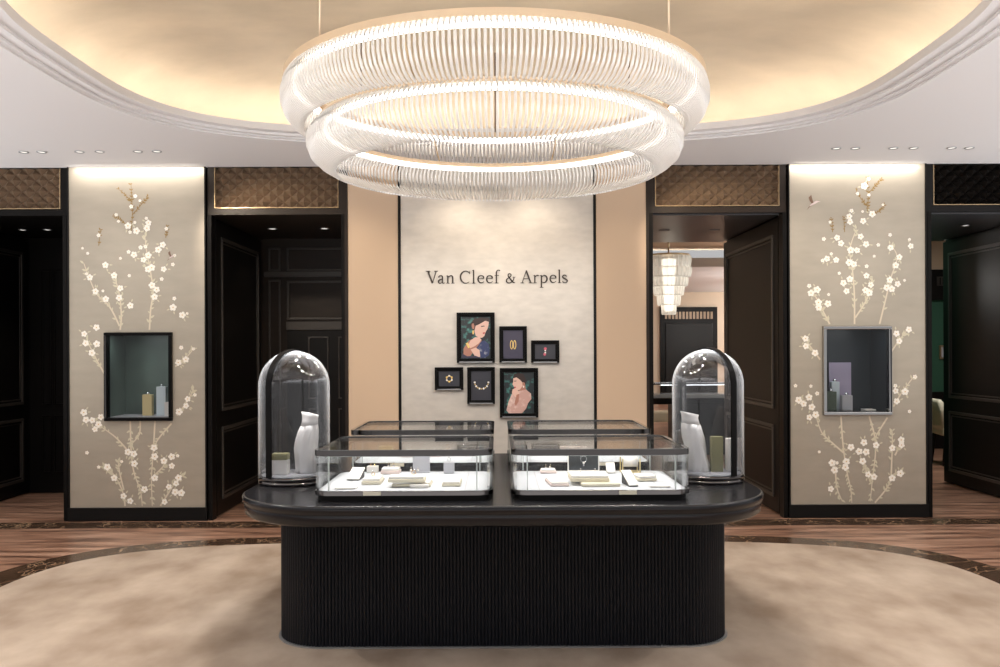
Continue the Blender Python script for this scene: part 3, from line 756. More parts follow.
def PR(L): return [(425 + x / 5.56, 300 + y / 5.56) for x, y in L]
picture('small black-framed picture of a pair of ruby drop earrings, rightmost picture', 531, 559, 340.6, 363, 3.8, [
    ('printred', PR(disc(668, 272, 8))), ('printwhite', PR(disc(668, 283, 4))), ('printred', PR(disc(665, 302, 7, 9))), ('printwhite', PR(disc(668, 294, 4)))], 'printgrey')
lay = []
for k in range(6):
    a = 2 * PI * k / 6 + 0.5; lay.append(('printgold' if k % 2 else 'printwhite', PR(disc(135 + 16 * math.cos(a), 436 + 16 * math.sin(a), 5))))
ring = [(135 + 17 * math.cos(2 * PI * q / 20), 436 + 17 * math.sin(2 * PI * q / 20)) for q in range(20)]
picture('small black-framed picture of a round flower bracelet, leftmost picture', 435, 463.3, 367, 389.6, 3.8, [('printgold', PR(ring)), ('printgrey', PR([(135 + 12 * math.cos(2 * PI * q / 20), 436 + 12 * math.sin(2 * PI * q / 20)) for q in range(20)]))] + lay, 'printgrey')
lay = []
for k in range(11):
    a = PI * (0.02 + 0.96 * k / 10); r = 38
    lay.append(('printgold' if k % 2 else 'printwhite', PR(disc(314 + r * math.cos(a), 455 + 38 * math.sin(a), 5.5 if k % 2 == 0 else 3.5))))
picture('black-framed picture of a gold and white necklace below the profile portrait', 467.3, 494.8, 367, 403.6, 3.8, lay, 'printgrey')
picture('black-framed portrait of a woman facing left in a pale lace dress, lowest picture', 499.6, 537.8, 368, 417.3, 4.2, [
    ('hair', PQ([(362, 420), (372, 400), (400, 393), (425, 402), (438, 430), (436, 460), (420, 470), (405, 450), (385, 430)])),
    ('skin2', PQ([(405, 455), (432, 450), (440, 500), (420, 520), (395, 505)])),
    ('skin', PQ([(366, 425), (385, 420), (402, 432), (418, 448), (420, 468), (405, 490), (385, 496), (374, 488), (368, 470), (360, 460), (366, 445)])),
    ('skin2', PQ(disc(424, 458, 6, 11))), ('printwhite', PQ(disc(425, 474, 4, 6))),
    ('hair', PQ([(370, 440), (384, 438), (385, 442), (371, 444)])), ('lips', PQ([(369, 474), (380, 473), (381, 480), (371, 481)])),
    ('printlace', PQ([(395, 500), (440, 490), (468, 515), (470, 545), (450, 570), (440, 600), (415, 628), (340, 629), (326, 610), (338, 560), (360, 510), (370, 490), (382, 496)])),
    ('skin', PQ([(362, 488), (376, 484), (392, 494), (402, 512), (392, 540), (372, 530), (358, 510)])),
    ('skin2', PQ([(385, 520), (400, 515), (396, 560), (380, 585), (372, 570)])),
    ], 'printgreen')

# ------------------------------------------------------------------ counter
TX = 0.022
TZ = 0.76
counter = thing('display_counter', 'long black counter with fluted base and overhanging rounded top', 'counter', (TX, YC, 0))
def ring(hx, hy, r, z): return [(x, y, z) for x, y in rrect(hx, hy, r, seg=14)]
HX, HY, RR = 1.278, 1.02, 0.50
mb = MB()
mb.stack([ring(HX - 0.07, HY - 0.07, RR - 0.07, TZ - 0.100), ring(HX - 0.03, HY - 0.03, RR - 0.03, TZ - 0.098), ring(HX - 0.012, HY - 0.012, RR - 0.012, TZ - 0.085), ring(HX - 0.008, HY - 0.008, RR - 0.008, TZ - 0.045),
          ring(HX - 0.010, HY - 0.010, RR - 0.010, TZ - 0.038), ring(HX - 0.002, HY - 0.002, RR - 0.002, TZ - 0.034), ring(HX, HY, RR, TZ - 0.012), ring(HX - 0.004, HY - 0.004, RR - 0.004, TZ - 0.003), ring(HX - 0.012, HY - 0.012, RR - 0.012, TZ)])
mb.build('countertop', 'countertop', counter)
def fluted(hx, hy, r, pitch, depth, z0, z1):
    pts = rrect(hx, hy, r, seg=24); P = [Vector(p) for p in pts]; P.append(P[0])
    L = [0.0]
    for a, b in zip(P, P[1:]): L.append(L[-1] + (b - a).length)
    tot = L[-1]; nfl = round(tot / pitch); per = 6; out = []
    j = 0
    for q in range(nfl * per):
        s = tot * q / (nfl * per)
        while L[j + 1] < s: j += 1
        t = (s - L[j]) / max(1e-9, L[j + 1] - L[j]); p = P[j].lerp(P[j + 1], t)
        d = (P[j + 1] - P[j]).normalized(); n = Vector((d.y, -d.x))
        ph = (q % per) / per
        off = depth * (math.sin(PI * ph) - 1)
        out.append((p.x + n.x * off, p.y + n.y * off))
    return out
fl = fluted(1.125, 0.655, 0.25, 0.0168, 0.007, 0, 0)
mb = MB(); mb.stack([[(x, y, 0.0205) for x, y in fl], [(x, y, TZ - 0.1005) for x, y in fl]], smooth=False)
mb.build('fluted_base', 'flute', counter)
mb = MB(); mb.prism(rrect(1.137, 0.667, 0.26, seg=12), 0.0135, 0.020)
mb.build('plinth', 'brushed', counter)

# ------------------------------------------------------------------ glass showcases on the counter
CW, CD = 0.828, 0.70
TRAY = TZ + 0.045
CTOP = 0.993
def make_case(label):
    t = thing('glass_showcase', label, 'showcase', (0, 0, TZ), group='glass showcases on the counter')
    hx, hy, r = CW / 2, CD / 2, 0.075
    def rg(o, z): return [(x, y, z) for x, y in rrect(hx - o, hy - o, r - o, seg=10)]
    MB().stack([rg(0.016, 0.0005), rg(0.016, 0.026)], smooth=False).build('plinth', 'black', t)
    def hoop(z0, z1, wo, wi):
        mb = MB(); L = [rg(wo, z0), rg(wo, z1), rg(wi, z1), rg(wi, z0), rg(wo, z0)]
        mb.stack(L, cap0=False, cap1=False, smooth=False)
        bmesh.ops.remove_doubles(mb.bm, verts=mb.bm.verts[:], dist=1e-6)
        return mb
    hoop(0.0265, 0.046, 0.0, 0.019).build('bottom_rim', 'darksteel', t)
    hoop(CTOP - TZ - 0.026, CTOP - TZ, 0.0, 0.020).build('top_rim', 'darksteel', t)
    MB().stack([rg(0.0195, 0.0265), rg(0.0195, 0.0445)], smooth=False).build('tray', 'tray', t)
    hoop(0.0465, CTOP - TZ - 0.0265, 0.003, 0.009).build('glass_wall', 'glass', t)
    hoop(CTOP - TZ + 0.0002, CTOP - TZ + 0.002, 0.013, 0.021).build('rim_highlight', 'steel', t)  # added pale steel strip imitating the bright reflection along the top rim
    MB().stack([rg(0.0205, CTOP - TZ - 0.010), rg(0.0205, CTOP - TZ - 0.003)], smooth=False).build('glass_lid', 'glass', t)
    for sx in (-1, 1):
        for sy in (-1, 1):
            MB().box(sx * (hx - 0.075) - 0.003, sx * (hx - 0.075) + 0.003, sy * (hy - 0.006) - 0.004, sy * (hy - 0.006) + 0.004, 0.0465, CTOP - TZ - 0.0265).build('glass_joint', 'edgeglass', t)
    mb = MB(); frame_mould(mb, -hx + 0.08, hx - 0.08, -hy + 0.010, hy - 0.010, 0.007, lambda u0, u1, v0, v1: mb.box(u0, u1, v0, v1, CTOP - TZ - 0.0295, CTOP - TZ - 0.0265))
    mb.build('light_strip', 'steel', t)
    for sx in (-1, 1): MB().box(sx * (hx - 0.132) - 0.002, sx * (hx - 0.132) + 0.002, -hy + 0.025, hy - 0.025, 0.0446, 0.0455).build('tray_seam', 'grey', t)
    MB().box(-0.04, 0.04, -hy - 0.0015, -hy + 0.001, 0.0275, 0.0455).build('rim_reflection', 'cream', t)  # cream patch imitating a beige reflection on the bottom rim
    return t
YF = 4.11 + CD / 2; YK = 5.14 + CD / 2
XL, XR = PX(402, 4.11), PX(601, 4.11)
case = make_case('front glass showcase left of the counter gap, with ring cube and cream trays')
case.location = (XL, YF, TZ)
dup(case, (XR, YF, TZ), None, 'front glass showcase right of the gap, with upright mirror stand inside')
dup(case, (XL, YK, TZ), None, 'rear glass showcase behind the one holding the ring cube')
dup(case, (XR, YK, TZ), None, 'rear glass showcase behind the one holding the mirror stand')
for x, y in ((XL, YF), (XR, YF), (XL, YK), (XR, YK)):
    for k in (c for c in C.objects if c.name.startswith('glass_showcase') and abs(c.location.x - x) < 1e-4 and abs(c.location.y - y) < 1e-4):
        for c in kids(k):
            if c.name.startswith('rim_reflection'): c.location.x = -0.14 if x < 0 else 0.12

# merchandise --------------------------------------------------------------------
def slab(name, label, cat, x0, x1, yf, h, d, m, rz=0.0, bevel=0.004, lid=None, zb=TRAY, group=None, pxY=None):
    """box whose front bottom edge is seen at row yf between columns x0 and x1, standing on height zb"""
    Y = DY(yf, zb)
    xa, xb = PX(x0, Y), PX(x1, Y); w = xb - xa
    t = thing(name, label, cat, ((xa + xb) / 2, Y + d / 2, zb + 0.001), rz, group)
    if lid:
        MB().box(-w / 2, w / 2, -d / 2, d / 2, 0, h * 0.6, bevel).build('base', m, t)
        MB().box(-w / 2 + 0.004, w / 2 - 0.004, -d / 2 + 0.004, d / 2 - 0.004, h * 0.6, h, bevel).build('pad', lid, t)
    else:
        MB().box(-w / 2, w / 2, -d / 2, d / 2, 0, h, bevel).build('body', m, t)
    return t
def top(t, h): return (t.location.x, t.location.y, t.location.z + h)
def ring_on(t, h, label, m='gold', R=0.010, dx=0, dy=0):
    o = MB(); rot = Matrix.Rotation(PI / 2, 3, 'X') @ Matrix.Identity(3)
    o.torus((0, 0, R + 0.0022), R, 0.0018, 18, m, rot); o.ball((0, 0, 2 * R + 0.005), 0.004, 'silverm', 8)
    b = o.build('ring', None, None, (t.location.x + dx, t.location.y + dy, t.location.z + h + 0.0006)); b.rotation_euler = (0, 0, 0.4)
    return tag(b, label, 'ring')
def earrings(t, h, label, m='pearl', gap=0.016, dx=0, dy=0, r=0.0055):
    e = thing('earring_pair', label, 'earrings', (t.location.x + dx, t.location.y + dy, t.location.z + h + 0.0006))
    for s in (-1, 1):
        b = MB(); b.ball((s * gap, 0, r), r, m, 8); b.tube([(s * gap, 0, r * 1.9), (s * gap, 0, r * 3.4)], 0.0012, 5, 'gold')
        b.ball((s * gap, 0, r * 3.6), 0.003, 'silverm', 8)
        b.build('earring', None, e)
    return e
def easel(name, label, x0, x1, yf, m, tilt=0.35, depth=0.07, dark='black', rz=0.0):
    """slanted display plate on a wedge"""
    Y = DY(yf, TRAY); xa, xb = PX(x0, Y), PX(x1, Y); w = xb - xa
    t = thing(name, label, 'display stand', ((xa + xb) / 2, Y + depth / 2, TRAY + 0.001), rz)
    h = depth * math.tan(tilt)
    mb = MB(); mb.prism([(-depth / 2, 0.004), (depth / 2, h), (depth / 2, 0.0), (-depth / 2, 0.0)], -w / 2 + 0.003, w / 2 - 0.003, None, axis='x'); mb.build('wedge', dark, t)
    mb = MB(); n = 0.005
    mb.prism([(-depth / 2, 0.0045), (depth / 2, h + 0.0005), (depth / 2, h + n), (-depth / 2, 0.0045 + n)], -w / 2, w / 2, None, axis='x'); mb.build('plate', m, t)
    return t
# left front case
slab('display_pad', 'flat white pad lying at the front left corner of the showcase', 'display pad', 334, 355, 489, 0.008, 0.085, 'white')
easel('display_stand', 'slanted white plate on a dark wedge near the left glass', 347, 360, 480, 'white', 0.4, 0.11, rz=-0.12)
t = slab('display_box', 'low white box with a single ring lying on top', 'display box', 361, 380, 484.5, 0.03, 0.15, 'cream', lid='white')
ring_on(t, 0.03, 'single dark-stoned gold ring on the low white box', R=0.008)
t = slab('earring_block', 'small square white block behind the low ring box', 'display block', 366, 377, 472.5, 0.034, 0.05, 'white')
earrings(t, 0.034, 'two tiny studs on the small square white block', 'gold', 0.010, r=0.004)
t = slab('display_tray', 'blush tray with sparkling jewels behind the cream trays', 'display tray', 380, 399, 474, 0.03, 0.09, 'pink', lid='white')
earrings(t, 0.03, 'pair of bright flower earrings on the blush tray', 'silverm', 0.014, r=0.007)
t1 = slab('display_tray', 'wide cream tray lying under another tray in the middle', 'display tray', 391, 430, 487, 0.022, 0.15, 'cream', lid='white')
t = slab('display_tray', 'cream tray stacked on the wide tray in the left showcase', 'display tray', 387, 424, 482.5, 0.028, 0.10, 'cream', lid='white', zb=TRAY + 0.0235)
ring_on(t, 0.028, 'slim gold ring standing on the stacked cream tray', dx=0.03, dy=0.01)
slab('display_pad', 'narrow white pad in front of the wide cream tray', 'display pad', 409, 428, 488, 0.016, 0.03, 'white')
t = thing('earring_stand', 'grey upright plate with pearl earrings behind the cream trays', 'display stand', (PX(420.5, 4.72), 4.74, TRAY + 0.001))
MB().box(-0.045, 0.045, -0.012, 0.02, 0, 0.006, 0.001).build('foot', 'grey', t)
MB().box(-0.045, 0.045, 0.0, 0.008, 0.006, 0.085, 0.002).build('plate', 'grey', t)
earrings(t, 0.0062, 'pair of pearl drop earrings hanging by the grey plate', 'pearl', 0.018, dx=-0.036, dy=-0.006, r=0.0065)
t = slab('ring_cube', 'grey cube with a ring slot near the right glass', 'display block', 443, 453.5, 473.5, 0.058, 0.055, 'grey')
ring_on(t, 0.058, 'bright ring standing on the grey cube', 'silverm', 0.009)
t = slab('display_box', 'square white box on a dark base in the left showcase', 'display box', 441, 460, 486.5, 0.022, 0.19, 'cream', lid='white', rz=0.0)
# right front case
t = slab('display_tray', 'blush tray with white flower jewels at the back left', 'display tray', 540, 556, 474, 0.02, 0.08, 'pink', lid='white')
earrings(t, 0.02, 'pair of white flower earrings on the blush tray by the mirror', 'silverm', 0.012, r=0.006)
t = slab('display_box', 'oblong white box with fine printed lines beside the big tray', 'display box', 548, 567, 487, 0.02, 0.19, 'pink', lid='white', rz=0.10)
t = thing('mirror_stand', 'upright framed glass plate with a pendant in the right showcase', 'display stand', (PX(583, 4.70), 4.70, TRAY + 0.001))
MB().box(-0.085, 0.085, -0.02, 0.03, 0, 0.008, 0.002).build('foot', 'white', t)
mb = MB(); frame_mould(mb, -0.083, 0.083, 0.008, 0.105, 0.006, lambda u0, u1, v0, v1: mb.box(u0, u1, 0, 0.008, v0, v1)); mb.build('frame', 'white', t)
MB().box(-0.077, 0.077, 0.002, 0.006, 0.014, 0.099).build('mirror', 'darkglass', t)
o = MB(); o.torus((0, -0.004, 0.075), 0.016, 0.0012, 20, 'silverm', Matrix.Rotation(PI / 2, 3, 'X')); o.ball((0, -0.005, 0.055), 0.007, 'pearl', 8); o.ball((0, -0.005, 0.042), 0.005, 'silverm', 8)
o = o.build('pendant', None, None, (PX(583, 4.70), 4.697, TRAY)); tag(o, 'silver pendant hanging in front of the upright framed plate', 'pendant')
t = slab('display_tray', 'large white tray in front of the upright framed plate', 'display tray', 570, 609, 482.5, 0.03, 0.17, 'cream', lid='white', zb=TRAY + 0.0165)
earrings(t, 0.03, 'pair of pearl studs standing on the large white tray', 'pearl', 0.035, dy=0.02, r=0.005)
slab('display_tray', 'flat cream tray lying under the front of the large tray', 'display tray', 581, 620, 487.5, 0.0155, 0.13, 'cream')
easel('earring_stand', 'small tilted white card with tiny studs between tray and cage', 606, 615, 474, 'white', 0.8, 0.045, 'white')
t = thing('display_cage', 'white cube cage holding a bracelet roll near the right end', 'display stand', (PX(633, 4.6), 4.72, TRAY + 0.001))
mb = MB(); w = 0.045
for sx in (-1, 1):
    for sy in (-1, 1): mb.box(sx * w - 0.003, sx * w + 0.003, sy * w - 0.003, sy * w + 0.003, 0.004, 0.075)
mb.build('post', 'goldbox', t)
MB().box(-w - 0.004, w + 0.004, -w - 0.004, w + 0.004, 0, 0.0045, 0.001).build('base', 'goldbox', t)
MB().tube([(-w + 0.006, 0, 0.055), (w - 0.006, 0, 0.055)], 0.026, 14).build('roll', 'white', t)
easel('display_stand', 'slanted narrow white plate on a black wedge by the padded box', 626, 636, 487.5, 'white', 0.45, 0.12, rz=0.18)
slab('display_box', 'puffy padded white box behind the flat card at the right', 'display box', 636, 656, 482.5, 0.026, 0.13, 'cream', bevel=0.01, lid='white', rz=0.1)
slab('display_pad', 'flat white card lying at the front right corner of the showcase', 'display pad', 649, 670, 488.5, 0.008, 0.055, 'white')
# rear cases
t = slab('display_box', 'long beige box with earrings in the right rear showcase', 'display box', 559, 588, 456, 0.05, 0.08, 'goldbox', lid='pink')
earrings(t, 0.05, 'pair of upright white earrings on the long beige box', 'pearl', 0.018, r=0.008)
slab('display_box', 'beige box standing alone at the left of the rear showcase', 'display box', 378, 392, 456, 0.06, 0.06, 'goldbox')
t = slab('display_tray', 'long blush tray with pearl strings in the left rear showcase', 'display tray', 400, 440, 457, 0.03, 0.10, 'pink', lid='white')
o = MB()
for k in range(15): o.ball((-0.09 + 0.18 * k / 14, 0.02 * math.sin(k * 1.1), 0.007), 0.007, 'pearl', 8)
o = o.build('pearl_strand', None, None, (t.location.x, t.location.y, t.location.z + 0.0305)); tag(o, 'string of pearls lying on the long blush tray', 'necklace')
t = slab('display_block', 'small blush block with a ring right of the pearl tray', 'display block', 443, 452, 456, 0.04, 0.05, 'pink')
ring_on(t, 0.04, 'rose ring standing on the small blush block', 'gold', 0.012)
t = slab('display_block', 'small white cone block at the right end of the rear showcase', 'display block', 460, 467, 455, 0.035, 0.05, 'white')
ring_on(t, 0.035, 'bright ring on the white block of the rear showcase', 'silverm', 0.012)
slab('display_tray', 'pale blush tray at the right end of the rear showcase', 'display tray', 606, 640, 456, 0.022, 0.12, 'pink')

# ------------------------------------------------------------------ glass domes
DR = 0.184
def make_dome(label, x, ang):
    t = thing('glass_dome', label, 'dome display', (x, 4.74, TZ + 0.0005))
    MB().lathe([(0, 0), (DR - 0.004, 0), (DR + 0.002, 0.004), (DR + 0.002, 0.016), (DR - 0.002, 0.0165), (DR - 0.002, 0.022), (DR + 0.003, 0.0225), (DR + 0.003, 0.036), (DR - 0.001, 0.040), (0, 0.040)], 48).build('base_ring', 'darksteel', t)
    MB().lathe([(0, 0.0402), (DR - 0.016, 0.0402), (DR - 0.016, 0.0445), (0, 0.0445)], 40).build('floor_pad', 'grey', t)
    zc = 1.266 - TZ
    outer = [(DR, 0.0405)] + [(DR, 0.0405 + (zc - 0.0405) * k / 4) for k in range(1, 5)] + [(DR * math.cos(PI / 2 * k / 12), zc + DR * math.sin(PI / 2 * k / 12)) for k in range(1, 13)]
    outer[-1] = (0.0, zc + DR)
    r2 = DR - 0.006
    inner = [(r2 * math.cos(PI / 2 * k / 12), zc + r2 * math.sin(PI / 2 * k / 12)) for k in range(11, -1, -1)] + [(r2, 0.0405)]
    inner = [(0.0, zc + r2)] + inner
    mb = MB(); mb.lathe(outer, 56); mb.lathe(inner, 56); mb.build('glass_bell', 'domeglass', t)
    # metal hoop over the bell, in the vertical plane at angle ang
    mb = MB(); ca, sa = math.cos(ang), math.sin(ang); wd = 0.017
    path = [(DR, 0.0405), (DR, 0.2), (DR, 0.4), (DR, zc)] + [(DR * math.cos(PI / 2 * k / 8), zc + DR * math.sin(PI / 2 * k / 8)) for k in range(1, 9)]
    path = path + [(-r, z) for r, z in path[-2::-1]]
    L = []
    for (r, z) in path:
        if abs(z - zc) < 1e-9 or z < zc: nx, nz = (1.0 if r > 0 else -1.0), 0.0
        else: nx, nz = r / DR, (z - zc) / DR
        def P(o, w_): return (ca * (r + nx * o) - sa * w_, sa * (r + nx * o) + ca * w_, z + nz * o)
        L.append([P(0.001, -wd), P(0.009, -wd), P(0.009, wd), P(0.001, wd)])
    mb.stack(L, smooth=False); mb.build('hoop', 'frame', t)
    return t
a0 = math.atan2(-0.158, -0.09)
make_dome('tall glass dome with black hoop on the left end of the counter', PX(294, 4.74), a0)
make_dome('tall glass dome with black hoop on the right end of the counter', PX(707.5, 4.74), math.atan2(-0.158, 0.09))
def bust(label, x, y, secs, rz=0):
    """draped neck form lofted through (z, centre x, centre y, half width, half depth, tilt)"""
    t = thing('jewellery_bust', label, 'bust', (x, y, TZ + 0.0455), rz)
    def loops(ss, fold):
        out = []
        for (z, cx, cy, a, b, ti) in ss:
            lp = []
            for k in range(36):
                th = 2 * PI * k / 36; f = 1 + fold * (0.6 * math.sin(6 * th + z * 16) + 0.5 * math.sin(11 * th - z * 22))
                lx, ly = cx + a * f * math.cos(th), cy + b * f * math.sin(th)
                lp.append((lx, ly, z + ti * (lx - cx) * 1.0))
            out.append(lp)
        return out
    mb = MB(); mb.stack(loops(secs[:-3], 0.13)); mb.build('torso', 'bust', t)
    mb = MB(); mb.stack(loops(secs[-4:], 0.0)); mb.build('neck', 'bust', t)
    return t
bust('white draped neck bust inside the left glass dome', PX(306, 4.76), 4.77,
     [(0, 0.0, 0, 0.058, 0.048, 0), (0.03, -0.002, 0, 0.056, 0.047, 0), (0.08, -0.006, 0, 0.052, 0.045, 0), (0.13, -0.006, 0, 0.058, 0.048, 0), (0.18, 0.0, 0, 0.059, 0.048, 0), (0.22, 0.008, 0, 0.054, 0.045, 0.05), (0.25, 0.014, 0, 0.046, 0.040, 0.1),
      (0.275, 0.018, 0, 0.042, 0.036, 0.0), (0.295, 0.018, 0, 0.042, 0.036, -0.2), (0.312, 0.018, 0, 0.046, 0.039, -0.22)])
bust('white draped neck bust inside the right glass dome', PX(695, 4.76), 4.76,
     [(0, 0.016, 0, 0.062, 0.050, 0), (0.03, 0.014, 0, 0.058, 0.048, 0), (0.08, 0.006, 0, 0.050, 0.044, 0), (0.13, -0.004, 0, 0.052, 0.046, 0), (0.18, -0.012, 0, 0.054, 0.047, 0), (0.22, -0.018, 0, 0.052, 0.044, -0.05), (0.25, -0.024, 0, 0.048, 0.040, -0.1),
      (0.275, -0.028, 0, 0.044, 0.036, -0.1), (0.292, -0.030, 0, 0.044, 0.037, -0.2), (0.307, -0.031, 0, 0.050, 0.040, -0.22)])
zp = TZ + 0.0455
def dbox(label, pxc, Y, w, d, h, m, lid=None):
    t = thing('gift_box', label, 'box', (PX(pxc, Y), Y, zp))
    MB().box(-w / 2, w / 2, -d / 2, d / 2, 0, h, 0.003).build('carton', m, t)
    if lid: MB().box(-w / 2 - 0.002, w / 2 + 0.002, -d / 2 - 0.002, d / 2 + 0.002, h, h + 0.035, 0.012).build('lid', lid, t)
    return t
dbox('low white box with rounded olive lid inside the left dome', 280, 4.72, 0.085, 0.07, 0.075, 'white', 'olive')
dbox('tall olive and white box beside the bust in the right dome', 716, 4.74, 0.06, 0.05, 0.185, 'olive')
dbox('white box partly behind the hoop in the right dome', 730.5, 4.78, 0.05, 0.05, 0.17, 'white')

# ------------------------------------------------------------------ chandelier
ch = thing('chandelier', 'large two-tier ring chandelier of curved glass rods above the counter', 'chandelier', (0, YC, 2.4))
z0 = 2.4
def annulus(ri, ro, za_, zb): return [(ri, za_), (ro, za_), (ro, zb), (ri, zb)]
CHX = -0.008
UZ, LZ = 2.872, 2.640
mb = MB(); mb.lathe(annulus(1.075, 1.145, UZ - z0 + 0.012, UZ - z0 + 0.048), 128, close=True, smooth=False); mb.build('upper_rim', 'champ', ch)
mb = MB(); mb.lathe(annulus(0.915, 0.975, LZ - z0 + 0.012, LZ - z0 + 0.036), 128, close=True, smooth=False); mb.build('lower_rim', 'champ', ch)
mb = MB(); mb.lathe(annulus(1.090, 1.096, UZ - z0 - 0.020, UZ - z0 + 0.0115), 128, close=True); mb.build('upper_light_band', 'led', ch)
mb = MB(); mb.lathe(annulus(0.928, 0.934, LZ - z0 - 0.014, LZ - z0 + 0.0115), 128, close=True); mb.build('lower_light_band', 'led', ch)
pu = [(1.128, UZ + 0.022), (1.146, UZ - 0.005), (1.157, UZ - 0.05), (1.156, UZ - 0.10), (1.138, UZ - 0.15), (1.104, UZ - 0.19), (1.065, UZ - 0.212), (1.035, UZ - 0.220)]
pl = [(0.972, LZ + 0.020), (1.000, LZ - 0.005), (1.022, LZ - 0.045), (1.022, LZ - 0.09), (1.002, LZ - 0.138), (0.962, LZ - 0.175), (0.915, LZ - 0.202), (0.872, LZ - 0.216)]
NU, NL, RAD = 280, 244, 0.0070
def rod_path(prof, a): return [(r * math.sin(a), -r * math.cos(a), z - z0) for r, z in prof]      # a = 0 faces the camera
def rod_mesh(prof):
    mb = MB(); mb.tube(rod_path(prof, 0), RAD, 7); bmesh.ops.recalc_face_normals(mb.bm, faces=mb.bm.faces[:])
    me = bpy.data.meshes.new('glass_rod'); mb.bm.to_mesh(me); mb.bm.free(); me.materials.append(M['rod']); return me
rest = MB()
for prof, N, near in ((pu, NU, 29), (pl, NL, 21)):
    me = rod_mesh(prof)
    for k in range(N):
        a = 2 * PI * (k + 0.5) / N
        dk = min(k, N - 1 - k)
        if dk < near - (0 if prof is pu else 0):
            o = bpy.data.objects.new('glass_rod', me); C.objects.link(o); o.parent = ch; o.rotation_euler = (0, 0, a)
        else: rest.tube(rod_path(prof, a), RAD, 6)
o = rest.build('glass_rods', 'rod', ch); o['kind'] = 'stuff'
for a in (48, -48, 130, -130, 180):
    r = math.radians(a); x, y = 1.11 * math.sin(r), -1.11 * math.cos(r)
    mb = MB(); mb.tube([(x, y, UZ - z0 + 0.038), (x, y, CEIL + 0.445 - z0)], 0.0055, 6); mb.build('suspension_cable', 'champ' if abs(a) < 90 else 'bronze', ch)
for a in range(0, 360, 45):   # hangers between the tiers
    r = math.radians(a + 22.5); mb = MB()
    mb.tube([(0.95 * math.sin(r), -0.95 * math.cos(r), LZ - z0 + 0.034), (1.085 * math.sin(r), -1.085 * math.cos(r), UZ - z0 + 0.014)], 0.004, 6); mb.build('hanger', 'goldline', ch)
ch.location.x = CHX

# ------------------------------------------------------------------ recessed downlights
def downlight(label, x, y, z, group, r=0.036, lit=True):
    t = thing('ceiling_downlight', label, 'downlight', (x, y, z - 0.001), 0, group)
    MB().lathe([(r * 0.72, -0.001), (r, -0.006), (r * 1.06, -0.003), (r * 1.06, 0.0005), (r * 0.72, 0.0005)], 20, close=True).build('trim_ring', 'brushed', t)
    MB().lathe([(0, -0.0012), (r * 0.70, -0.0012), (r * 0.70, 0.0004), (0, 0.0004)], 16).build('lens', 'spotlit' if lit else 'brushed', t)
names = ['outermost', 'second outermost', 'third from the outer side', 'fourth from the outer side', 'second innermost', 'innermost']
for sd, word in ((-1, 'left'), (1, 'right')):
    for k, x in enumerate((3.73, 3.59, 3.29, 3.13, 2.83, 2.68)):
        downlight('small recessed ceiling downlight over the %s blossom panel, %s of six' % (word, names[k]), sd * x, 7.10, CEIL, 'ceiling downlights along the wall')
for x, nm in ((PX(273, 8.6), 'left'), (PX(325, 8.6), 'right')):
    downlight('small downlight in the dark passage left of the sign wall, %s one of two' % nm, x, 8.6, HEAD, 'passage downlights', 0.045)
for x, nm in ((PX(665, 8.75), 'left'), (PX(715, 8.75), 'right')):
    downlight('black-rimmed downlight in the passage to the far salon, %s one of two' % nm, x, 8.75, HEAD - 0.012, 'passage downlights', 0.05, False)
downlight('small downlight in the outer passage at the far left, nearer the middle', PX(48, 8.6), 8.6, HEAD, 'passage downlights', 0.04)
downlight('small downlight in the outer passage at the far left, nearer the edge', PX(23, 8.6), 8.6, HEAD, 'passage downlights', 0.04)
downlight('small downlight in the passage to the green room', PX(966, 8.5), 8.5, HEAD - 0.012, 'passage downlights', 0.04)

# ------------------------------------------------------------------ far salon behind the right doorway
YFW = 25.0
struct(MB().box(-1.0, 9.5, YFW, YFW + 0.1, 0, CEIL + 0.4).build('wall_salon_back', 'salon'))
struct(MB().box(0.6, 4.55, YB, 11.0, CEIL, CEIL + 0.05).box(0.6, 9.5, 17.0, YFW, CEIL, CEIL + 0.05).build('ceiling_salon', 'ceil'))
struct(MB().box(0.6, 9.5, 10.9, 17.1, CEIL + 0.30, CEIL + 0.35).build('ceiling_salon_recess', 'golddome'))
struct(MB().box(0.6, 9.5, 16.95, 17.0, CEIL - 0.03, CEIL + 0.14).build('trim_salon_cove', 'ceil'))
struct(MB().box(0.6, 9.5, 17.03, 17.06, CEIL + 0.06, CEIL + 0.10).build('trim_salon_cove_light', 'cove'))
struct(MB().box(9.4, 9.5, YB, YFW, 0, CEIL + 0.4).build('wall_salon_right', 'salon'))
struct(MB().box(0.5, 0.6, YB, YFW, 0, CEIL + 0.4).build('wall_salon_left', 'salon'))
d6 = bpy.data.objects.new('door_6', None); C.objects.link(d6); struct(d6)
xa, xb = PX(660, YFW), PX(717, YFW); zt = PZ(308, YFW); d6.location = ((xa + xb) / 2, YFW, 0); w = xb - xa
MB().box(-w / 2, w / 2, -0.06, -0.002, 0.002, zt).build('door_frame', 'blackwood', d6)
mb = MB()
for k in range(14):
    u = -w / 2 + 0.16 + (w - 0.32) * k / 13
    mb.box(u - 0.03, u + 0.03, -0.075, -0.061, zt - 0.33, zt - 0.13); 
mb.build('fretwork', 'bronze', d6)
MB().box(-w / 2 + 0.14, w / 2 - 0.14, -0.09, -0.061, 0.01, zt - 0.45, 0.01).build('door_panel', 'black', d6)
d7 = MB().box(PX(646, YFW), PX(651.5, YFW), YFW - 0.08, YFW - 0.002, 0.002, PZ(308, YFW)).build('door_7', 'black'); struct(d7)
